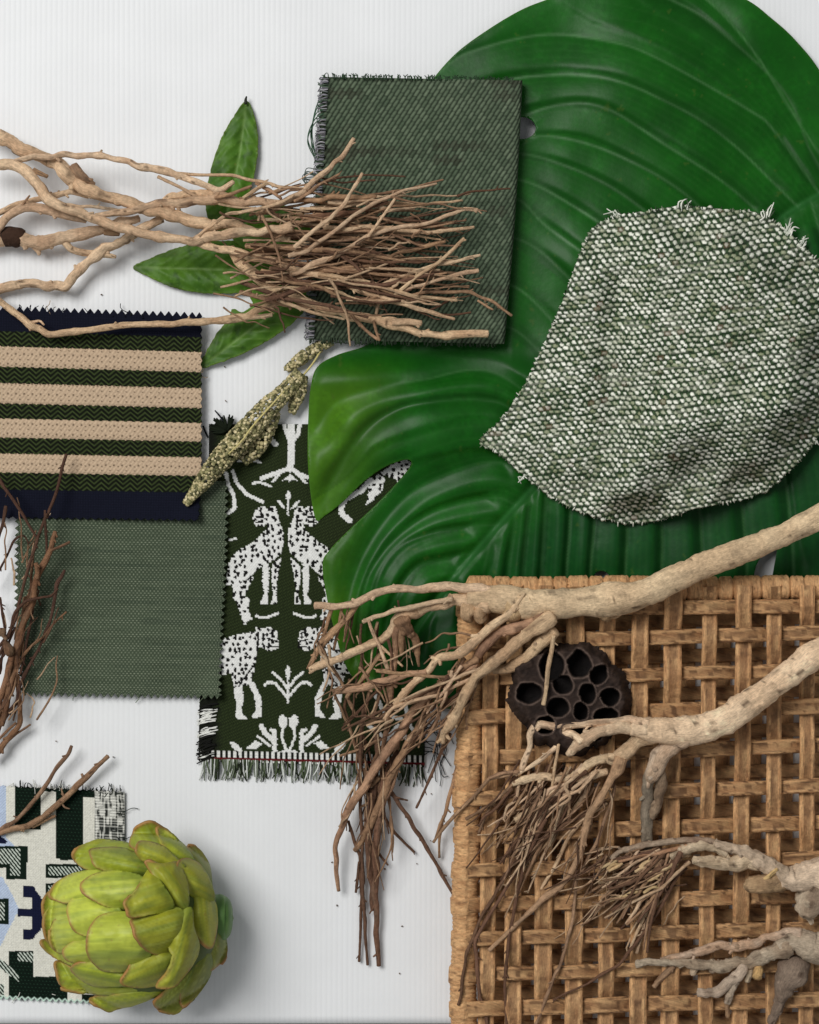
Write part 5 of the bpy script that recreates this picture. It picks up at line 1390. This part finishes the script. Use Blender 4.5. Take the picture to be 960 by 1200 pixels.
def build_small_gnarl():
    t = thing('dried_branch', 'stubby grey branch with short broken forks, lowest on the mat at the bottom right corner', 'dried branch', (890, 1130, MATZ))
    G1, G2 = C(208, 186, 160), C(150, 126, 104)
    def stem(p, z0, z1, c0=G1, c1=G2, rough=.2, nseg=12): limb('stem', t, zpts(p, z0, z1), c0, c1, nseg=nseg, rough=rough)
    limb('trunk', t, zpts([(1010, 1112, 19), (960, 1112, 18), (942, 1107, 17), (926, 1104, 14), (912, 1110, 11)], 72, 72), G1, G2, nseg=18, rough=.2)
    stem([(938, 1096, 9), (923, 1093, 6), (896, 1098, 5), (877, 1107, 6), (855, 1109, 6), (832, 1111, 6), (809, 1118, 5), (774, 1125, 3)], 76, 60, C(190, 166, 142), MIDB)
    stem([(926, 1108, 11), (905, 1116, 10), (887, 1123, 10), (864, 1128, 9), (848, 1132, 7), (832, 1131, 5.4), (786, 1128, 5), (745, 1129, 3.6)], 74, 60, C(196, 178, 156), C(150, 126, 104))
    stem([(845, 1128, 6), (836, 1136, 5), (832, 1138, 3)], 66, 62); stem([(815, 1131, 4), (812, 1142, 3.4)], 62, 58)
    stem([(873, 1130, 8), (866, 1142, 8), (852, 1154, 8), (838, 1163, 7), (818, 1163, 6)], 72, 64); stem([(862, 1150, 6), (856, 1164, 6), (852, 1175, 5)], 68, 60); stem([(846, 1160, 4), (840, 1168, 3.4)], 64, 60)
    stem([(852, 1174, 4), (853, 1192, 3)], 58, 52, MIDB, DARKB)
    limb('cut_stub', t, [(889, 1132, 70, 6), (888, 1140, 76, 6.4), (887, 1146, 80, 6)], C(206, 170, 118), C(196, 156, 104), nseg=12, rough=.1)
    stem([(880, 1130, 5), (877, 1142, 5), (876, 1150, 4)], 70, 66)
    limb('knot', t, [(936, 1124, 66, 14), (930, 1138, 68, 19), (920, 1152, 66, 14), (914, 1172, 60, 8), (908, 1190, 56, 6.6), (903, 1200, 54, 5)], C(160, 140, 122), C(104, 84, 70), nseg=16, rough=.25)
    stem([(790, 1132, 4), (778, 1143, 4), (766, 1156, 3.6)], 60, 54, MIDB * .8, DARKB)
build_small_gnarl()

ZOFF[0] = 0.0
GN[0] = 0.0
def build_left_twigs():
    t = thing('twig_bunch', 'upright bunch of thin brown twigs along the sage swatch side', 'twig', (20, 740, 0))
    RB, RD = C(148, 112, 84), C(92, 66, 54)
    def twig(p, z0, z1=None, c0=RD, c1=RD * .75): limb('twig', t, zpts(p, z0, z1), c0, c1, nseg=8, rough=.12)
    def stem(p, z0, z1=None, c0=RB, c1=C(112, 76, 54)): limb('stem', t, zpts(p, z0, z1), c0, c1, nseg=10, rough=.12)
    twig([(78, 532, 2.6), (70, 562, 2.6), (62, 588, 2.6), (55, 607, 2.4)], 34, 42); twig([(55, 602, 2.6), (45, 628, 2.6), (33, 667, 2.8), (22, 708, 2.8), (14, 735, 2.8), (-2, 770, 2.6)], 44, 36)
    stem([(65, 623, 3), (60, 643, 3.6), (45, 673, 4.6), (33, 718, 4.8), (22, 750, 5), (18, 782, 5), (8, 820, 5), (-6, 870, 5)], 46, 14)
    twig([(82, 635, 2), (72, 640, 2.2), (60, 645, 2.6)], 48, 44, RB, RD); stem([(42, 660, 3), (44, 668, 3.2), (44, 678, 3)], 48, 42)
    twig([(-4, 552, 2.2), (3, 568, 2.6), (25, 600, 2.4), (43, 630, 2)], 36, 42); twig([(53, 598, 2), (54, 625, 2.2), (55, 652, 2)], 44, 40)
    twig([(7, 593, 2.6), (4, 612, 3), (-4, 637, 2.8)], 30, 24); twig([(34, 638, 1), (28, 628, 1.5), (17, 633, 2), (0, 667, 2), (-8, 684, 2)], 28, 20)
    twig([(76, 668, 2), (72, 676, 3), (67, 684, 3.6), (63, 708, 2.6), (59, 727, 2.4), (47, 757, 2.4), (27, 795, 2.8), (20, 822, 3), (4, 846, 3)], 30, 20)
    twig([(68, 690, 2), (60, 698, 2), (50, 700, 2), (30, 705, 2.2), (18, 718, 2.4), (12, 740, 2.4), (-4, 762, 2.2)], 50, 36)
    twig([(78, 717, 1.5), (62, 732, 1.8), (50, 747, 2), (38, 756, 2.2), (25, 772, 2.6), (10, 810, 2.8), (-6, 848, 2.8)], 30, 22, RB, RD)
    stem([(20, 790, 3.4), (23, 820, 3.4), (23, 848, 3.6), (6, 870, 3.6), (-8, 892, 3.4)], 22, 14); twig([(36, 849, 1.5), (27, 855, 1.8), (18, 861, 2), (0, 876, 2.8), (-10, 888, 2.8)], 16, 14, RB, RD)
    twig([(19, 847, 2), (8, 857, 2.2), (-6, 871, 2.4)], 20, 18, RB, RD); stem([(-8, 742, 6), (0, 741, 6.2), (6, 741, 6)], 40, 40, C(150, 120, 92), RD)
    limb('knot', t, [(6, 752, 38, 4), (10, 760, 40, 6), (12, 768, 38, 4)], RB, RD, nseg=10, rough=.2)
    stem([(14, 768, 4), (8, 795, 4.2), (-4, 832, 4)], 34, 20); twig([(40, 640, 2), (36, 690, 2.2), (24, 745, 2.4), (10, 800, 2.4)], 34, 24, RB, RD)
    stem([(30, 700, 3), (26, 745, 3.2), (14, 800, 3.4), (2, 850, 3.4)], 30, 18); twig([(44, 660, 2), (38, 720, 2), (30, 760, 2.2), (24, 790, 2.2)], 26, 22); twig([(0, 700, 2), (6, 740, 2.2), (0, 790, 2)], 26, 20)
    twig([(18, 735, 2.2), (6, 765, 2.2), (-6, 782, 2)], 34, 30)
    fine_twigs(t, 22, 45, lambda g: (g.uniform(-10, 50), g.uniform(650, 850)), lambda g, x, y: (x + g.uniform(-8, 26), y - g.uniform(25, 80)), (20, 40), (.7, 1.2), 4)
    t = thing('twig', 'forked brown twig lying across the top of the geometric cream swatch', 'twig', (50, 940, 0))
    def tw(n, p, z0, z1): limb(n, t, zpts(p, z0, z1), C(182, 146, 116), C(118, 84, 64), nseg=8, rough=.13)
    tw('twig_fork', [(127, 886, 3), (113, 899, 3.2), (100, 912, 4), (84, 928, 3.8), (65, 945, 4), (48, 959, 4), (32, 968, 4.2), (0, 976, 4), (-20, 979, 4)], 16, 8)
    tw('twig_fork', [(84, 874, 2), (80, 884, 2.6), (65, 902, 2.6), (45, 932, 2.8), (30, 950, 2.8), (18, 962, 2.8), (-4, 976, 3)], 20, 9)
    tw('twig_fork', [(65, 956, 1.8), (52, 962, 2.2), (38, 969, 2.6)], 9, 8); tw('twig_fork', [(98, 912, 2), (96, 907, 1.8)], 15, 18)
    tw('twig_fork', [(72, 940, 1.4), (76, 946, 1.2), (82, 948, .8)], 13, 9); tw('twig_fork', [(76, 936, 1.4), (73, 928, 1.2), (72, 924, .8)], 13, 16)
build_left_twigs()

# ================================================================ GRAIN HEAD
def ico():
    p = (1 + 5 ** .5) / 2
    v = np.array([(-1, p, 0), (1, p, 0), (-1, -p, 0), (1, -p, 0), (0, -1, p), (0, 1, p), (0, -1, -p), (0, 1, -p), (p, 0, -1), (p, 0, 1), (-p, 0, -1), (-p, 0, 1)], float)
    v /= np.linalg.norm(v[0])
    f = [(0, 11, 5), (0, 5, 1), (0, 1, 7), (0, 7, 10), (0, 10, 11), (1, 5, 9), (5, 11, 4), (11, 10, 2), (10, 7, 6), (7, 1, 8), (3, 9, 4), (3, 4, 2), (3, 2, 6), (3, 6, 8), (3, 8, 9), (4, 9, 5), (2, 4, 11), (6, 2, 10), (8, 6, 7), (9, 8, 1)]
    v = list(map(tuple, v)); cache = {}; out = []
    def midp(a, b):
        k = (min(a, b), max(a, b))
        if k not in cache:
            m = np.array(v[a]) + np.array(v[b]); m /= np.linalg.norm(m); v.append(tuple(m)); cache[k] = len(v) - 1
        return cache[k]
    for a, b, c in f:
        x, y, z = midp(a, b), midp(b, c), midp(c, a)
        out += [(a, x, z), (b, y, x), (c, z, y), (x, y, z)]
    return np.array(v), np.array(out)
ICO = ico()
def seeds(b, g, path, n, rad=3.3):
    c = catmull(path, 1.5)
    for i in range(n):
        k = g.randrange(len(c))
        x, y, z, r = c[k]
        tx, ty = (c[min(k + 3, len(c) - 1)] - c[max(k - 3, 0)])[:2]
        L = math.hypot(tx, ty) + 1e-6
        a = g.uniform(-.5, math.pi + .5)
        off = r * (1 - .1 * g.random())
        px, py, pz = x - ty / L * math.cos(a) * off, y + tx / L * math.cos(a) * off, z + math.sin(a) * off * .8
        s = rad * g.uniform(.72, 1.12)
        V = ICO[0] * np.array([s, s * g.uniform(.8, 1.1), s]) + W(px, py, max(pz, s * .7))
        col = [C(172, 160, 118), C(138, 132, 92), C(104, 102, 66), C(204, 190, 150), C(78, 76, 48)][g.choices(range(5), (4, 3, 3, 2.5, 3))[0]] * g.uniform(.85, 1.12)
        cc = np.tile(col, (len(V), 1)); cc[ICO[0][:, 2] > .8] *= 1.12
        b.add(V, None, ICO[1], cc)
def build_grain():
    g = random.Random(17)
    t = thing('grain_head', 'dried beige millet head lying across the corner of the spotted cat swatch', 'grain head', (290, 510, 0))
    b = Batch()
    seeds(b, g, [(352, 438, 18, 7), (335, 458, 22, 9), (312, 480, 24, 11.5), (285, 510, 26, 13.5), (262, 535, 26, 12.5), (240, 562, 26, 9), (226, 580, 24, 5), (218, 590, 22, 3)], 1700, 2.2)
    b.build('seed_cluster', M_SEED, t)
    b = Batch(); seeds(b, g, [(322, 482, 15, 6), (312, 505, 14, 9), (300, 525, 13, 9), (286, 540, 12, 5)], 330, 2.5); b.build('seed_cluster', M_SEED, t)
    b = Batch(); seeds(b, g, [(356, 442, 14, 4), (350, 460, 14, 7), (345, 474, 12, 5), (342, 483, 10, 3)], 190, 2.5); b.build('seed_cluster', M_SEED, t)
    b = Batch()
    for p in ([(382, 400, 10, 1.4), (368, 424, 14, 1.3), (352, 444, 18, 1.3)], [(352, 438, 24, 1), (300, 495, 40, 1.2), (284, 516, 42, 1), (268, 532, 40, .8)]):
        V, F, s, a, T = tube_data(p, 6, 3, .05, 1); b.add(V, F, T, C(196, 182, 120))
    b.build('stalk', M_SEED, t)
    t = thing('grain_head', 'thin dried millet spike poking out from under the dark folded swatch', 'grain head', (358, 418, 0))
    b = Batch(); seeds(b, g, [(388, 400, 8, 4), (370, 409, 9, 6), (352, 421, 9, 6), (336, 433, 7, 3)], 260, 2.3); b.build('seed_cluster', M_SEED, t)
    V, F, s, a, T = tube_data([(396, 396, 8, 1.5), (360, 416, 9, 1.5), (333, 434, 7, 1)], 6, 3, .05, 1); mesh('stalk', V, F, M_SEED, t, C(150, 138, 84), True, T)
build_grain()

# ================================================================ ARTICHOKE
def build_artichoke():
    t = thing('artichoke', 'green artichoke with brown edged bracts lying on the geometric swatch', 'artichoke', (160, 1080, 0))
    cx, cy, cz = 165, 1080, 92
    rx, ry, rz = 104, 104, 84
    def dome(x, y):
        q = np.clip(1 - ((x - cx) / rx) ** 2 - ((y - cy) / ry) ** 2, 0, 1)
        return cz + rz * np.sqrt(q) - 34
    # body
    n, m = 40, 28
    U, V_ = np.meshgrid(np.linspace(0, 2 * math.pi, n), np.linspace(0, math.pi, m))
    bx = cx + 92 * np.sin(V_) * np.cos(U); by = cy + 92 * np.sin(V_) * np.sin(U); bz = 74 + 70 * np.cos(V_)
    mesh('heart', W(bx, by, bz).reshape(-1, 3), grid_faces(m, n)[:, ::-1], M_ARTI, t, C(70, 88, 30))
    st = tube_data([(225, 1077, 62, 27), (245, 1076, 58, 27), (256, 1076, 57, 26.5), (263, 1076, 56, 25), (267, 1076, 56, 22.5), (270, 1076, 56, 18.5), (272, 1076, 56, 12), (272.6, 1076, 56, 4)], 40, 1, .02, 3)
    mesh('stem', st[0], st[1], M_ARTI, t, mix(C(104, 140, 74), C(68, 108, 52), fbm(st[2] / 5, st[3] * 2, 2)), True, st[4])
    def Z(p): return [(a / 3.2, 840 + b / 3.2) for a, b in p]
    # outline, height added over the dome, cupping, tip direction (image, from base to tip), tone
    BR = [
        ([(800, 840), (832, 780), (852, 840), (852, 900), (822, 935), (790, 955), (784, 900)], -16, 7, (.2, 1), 0),
        ([(700, 490), (738, 486), (782, 540), (798, 600), (798, 655), (770, 630), (735, 580), (712, 530)], -10, 7, (-.6, -1), 0),
        ([(484, 472), (508, 420), (558, 397), (600, 412), (655, 450), (705, 495), (735, 545), (690, 560), (630, 540), (560, 510), (505, 495)], 2, 10, (-.6, -1), 1),
        ([(592, 410), (640, 438), (700, 490), (730, 535), (690, 545), (640, 515), (604, 466)], 8, 6, (-1, -.5), 1),
        ([(575, 1075), (620, 1030), (672, 960), (720, 900), (765, 868), (795, 900), (786, 975), (742, 1045), (690, 1090), (660, 1113), (600, 1102)], -8, 8, (-.7, .7), 0),
        ([(684, 1086), (678, 1010), (715, 925), (780, 890), (795, 930), (780, 990), (735, 1045)], -3, 7, (-.4, 1), 0),
        ([(338, 1052), (420, 1040), (520, 1030), (590, 1010), (640, 1000), (610, 1040), (520, 1080), (440, 1100), (405, 1109), (352, 1075)], -6, 8, (-1, .2), 1),
        ([(228, 1012), (280, 1000), (360, 1005), (460, 1015), (580, 1000), (590, 1022), (480, 1046), (340, 1038), (245, 1022)], -2, 6, (-1, .1), 1),
        ([(210, 915), (245, 925), (300, 965), (360, 1000), (450, 1010), (440, 1030), (330, 1025), (238, 1015), (214, 955)], 0, 8, (-1, -.2), 1),
        ([(274, 512), (300, 485), (368, 457), (440, 463), (515, 485), (540, 540), (480, 580), (370, 585), (318, 570), (282, 545)], 0, 12, (-1, -.1), 1),
        ([(336, 497), (400, 487), (480, 494), (542, 538), (560, 590), (500, 606), (420, 585), (360, 565), (340, 525)], 7, 12, (-1, -.2), 1),
        ([(154, 845), (180, 836), (230, 885), (310, 905), (420, 960), (330, 975), (258, 935), (200, 900)], 2, 7, (-1, -.4), 1),
        ([(163, 705), (182, 665), (210, 640), (260, 640), (290, 700), (250, 760), (200, 770), (170, 760)], 2, 7, (-1, .1), 2),
        ([(165, 770), (190, 700), (255, 690), (300, 760), (270, 850), (215, 880), (178, 840)], 4, 8, (-1, .1), 2),
        ([(186, 665), (228, 610), (300, 580), (390, 572), (480, 600), (450, 690), (340, 700), (260, 697), (212, 690)], 5, 10, (-1, .3), 2),
        ([(188, 800), (205, 760), (262, 745), (330, 790), (340, 850), (265, 880), (218, 888), (192, 850)], 8, 9, (-1, .1), 2),
        ([(253, 705), (300, 660), (370, 680), (450, 720), (440, 800), (370, 810), (332, 824), (282, 805), (256, 760)], 9, 12, (-1, .2), 2),
        ([(303, 622), (348, 590), (430, 574), (535, 598), (580, 650), (540, 720), (440, 724), (378, 702), (328, 672), (304, 648)], 11, 14, (-1, .1), 2),
        ([(233, 873), (265, 845), (320, 822), (420, 830), (430, 910), (340, 930), (280, 924), (244, 908)], 9, 10, (-1, .1), 2),
        ([(262, 945), (300, 922), (360, 915), (440, 940), (540, 950), (520, 1005), (440, 1012), (350, 1012), (300, 985)], 6, 11, (-1, -.2), 1),
        ([(323, 862), (332, 800), (365, 750), (430, 729), (520, 735), (580, 800), (570, 890), (500, 950), (400, 957), (350, 925), (328, 893)], 16, 18, (-1, .05), 2),
        ([(705, 640), (800, 685), (817, 745), (813, 815), (796, 868), (748, 832), (722, 785), (708, 715)], -2, 10, (.1, 1), 3),
        ([(664, 562), (688, 530), (742, 545), (782, 600), (808, 682), (760, 690), (715, 672), (695, 620)], 4, 9, (-.9, -.5), 3),
        ([(546, 540), (600, 552), (668, 545), (698, 600), (712, 672), (700, 722), (640, 705), (608, 655), (572, 590)], 14, 12, (-.6, -.8), 3),
        ([(512, 482), (532, 463), (605, 478), (655, 518), (700, 560), (660, 570), (590, 556), (545, 548), (518, 525)], 12, 10, (-1, -.4), 3),
        ([(454, 1002), (478, 952), (498, 905), (560, 858), (640, 870), (680, 900), (660, 960), (600, 1005), (520, 1018)], 12, 13, (-1, .4), 3),
        ([(494, 757), (560, 735), (640, 708), (700, 740), (690, 830), (625, 893), (560, 884), (512, 832), (500, 795)], 18, 14, (-1, .3), 3),
        ([(469, 692), (510, 650), (560, 568), (600, 610), (650, 690), (640, 725), (560, 742), (490, 752), (478, 722)], 21, 12, (-1, .3), 3),
        ([(617, 825), (636, 765), (688, 720), (722, 714), (728, 780), (750, 850), (738, 905), (690, 975), (650, 1015), (583, 1012), (628, 955), (648, 905), (630, 865)], 17, 13, (-.3, 1), 3)]
    tones = [C(124, 132, 36), C(152, 162, 46), C(180, 190, 74), C(158, 160, 48)]
    for i, (p, off, cup, d, tone) in enumerate(BR):
        ring = smooth_poly(Z(p), 2.6)
        g = np.random.default_rng(50 + i)
        jit = np.cumsum(g.normal(0, .22, ring.shape), 0); jit -= np.linspace(0, 1, len(ring))[:, None] * jit[-1]
        ring = ring + jit * .6
        P, T = patch_2d(ring, 2.0)
        x, y = P[:, 0], P[:, 1]
        ed = edge_dist(P, ring)
        dv = np.array(d, float); dv /= np.linalg.norm(dv)
        al = x * dv[0] + y * dv[1]; ac = -x * dv[1] + y * dv[0]
        al = (al - al.min()) / (al.max() - al.min()); acn = (ac - ac.mean()) / (np.abs(ac - ac.mean()).max() + 1e-6)
        z = dome(x, y) + (off * 1.5 if off > 0 else off * 1.0) + cup * (1 - acn ** 2) * 1.35 + cup * .4 * sstep(0, 14, ed) - 13 * (1 - al) + 5 * sstep(.8, 1, al)
        z = z + .5 * (vn(acn * 16, al * 1.2, i) - .5) + 3.5 * (fbm(x / 16, y / 16, i) - .5) + 2.6 * np.exp(-ed / 2.2) * sstep(.3, .6, al)
        z = np.maximum(z, 5 + .5 * i % 3)
        c = mix(tones[tone] * .92, tones[tone] * 1.08, fbm(x / 14, y / 14, i + 3))
        c = c * (np.array([1, 1, .9]) * (.84 + .26 * ((i * .618) % 1)))
        st_ = vn(acn * 14, al * 2.2, i)
        c = mix(c, C(176, 188, 96), sstep(.55, .9, st_) * .35)
        c = mix(c, C(72, 108, 52), sstep(.45, .9, vn(acn * 8 + 20, al * 1.5, i + 7)) * .42 * (1 - .4 * al))
        c = c * (.86 + .26 * vn(acn * 34, al * 1.6, i + 30))[..., None]
        c = mix(c, C(92, 108, 40), sstep(.6, .9, fbm(x / 9, y / 9, i + 60)) * .35)
        c = mix(c, C(150, 120, 62), sstep(.80, .86, fbm(x / 4.5, y / 4.5, i + 71)) * .55)
        c = mix(c, C(88, 112, 44), sstep(.35, 0, al) * .5)
        wob = vn(x / 5, y / 5, i + 9)
        rim = sstep(.5 + 2.0 * wob ** 2 + 3.4 * sstep(.88, 1, al), .0, ed) * sstep(.60, .92, al + .5 * (vn(x / 12, y / 12, i + 40) - .5))
        c = mix(c, mix(C(126, 56, 42), C(176, 96, 58), vn(x / 9, y / 9, i + 20)), rim * .8)
        c = mix(c, C(170, 150, 90), sstep(6, 1.5, ed) * sstep(.4, .7, al) * .3)
        o = mesh('bract', W(x, y, z), None, M_ARTI, t, c, True, T)
        solidify(o, 3.0)
build_artichoke()
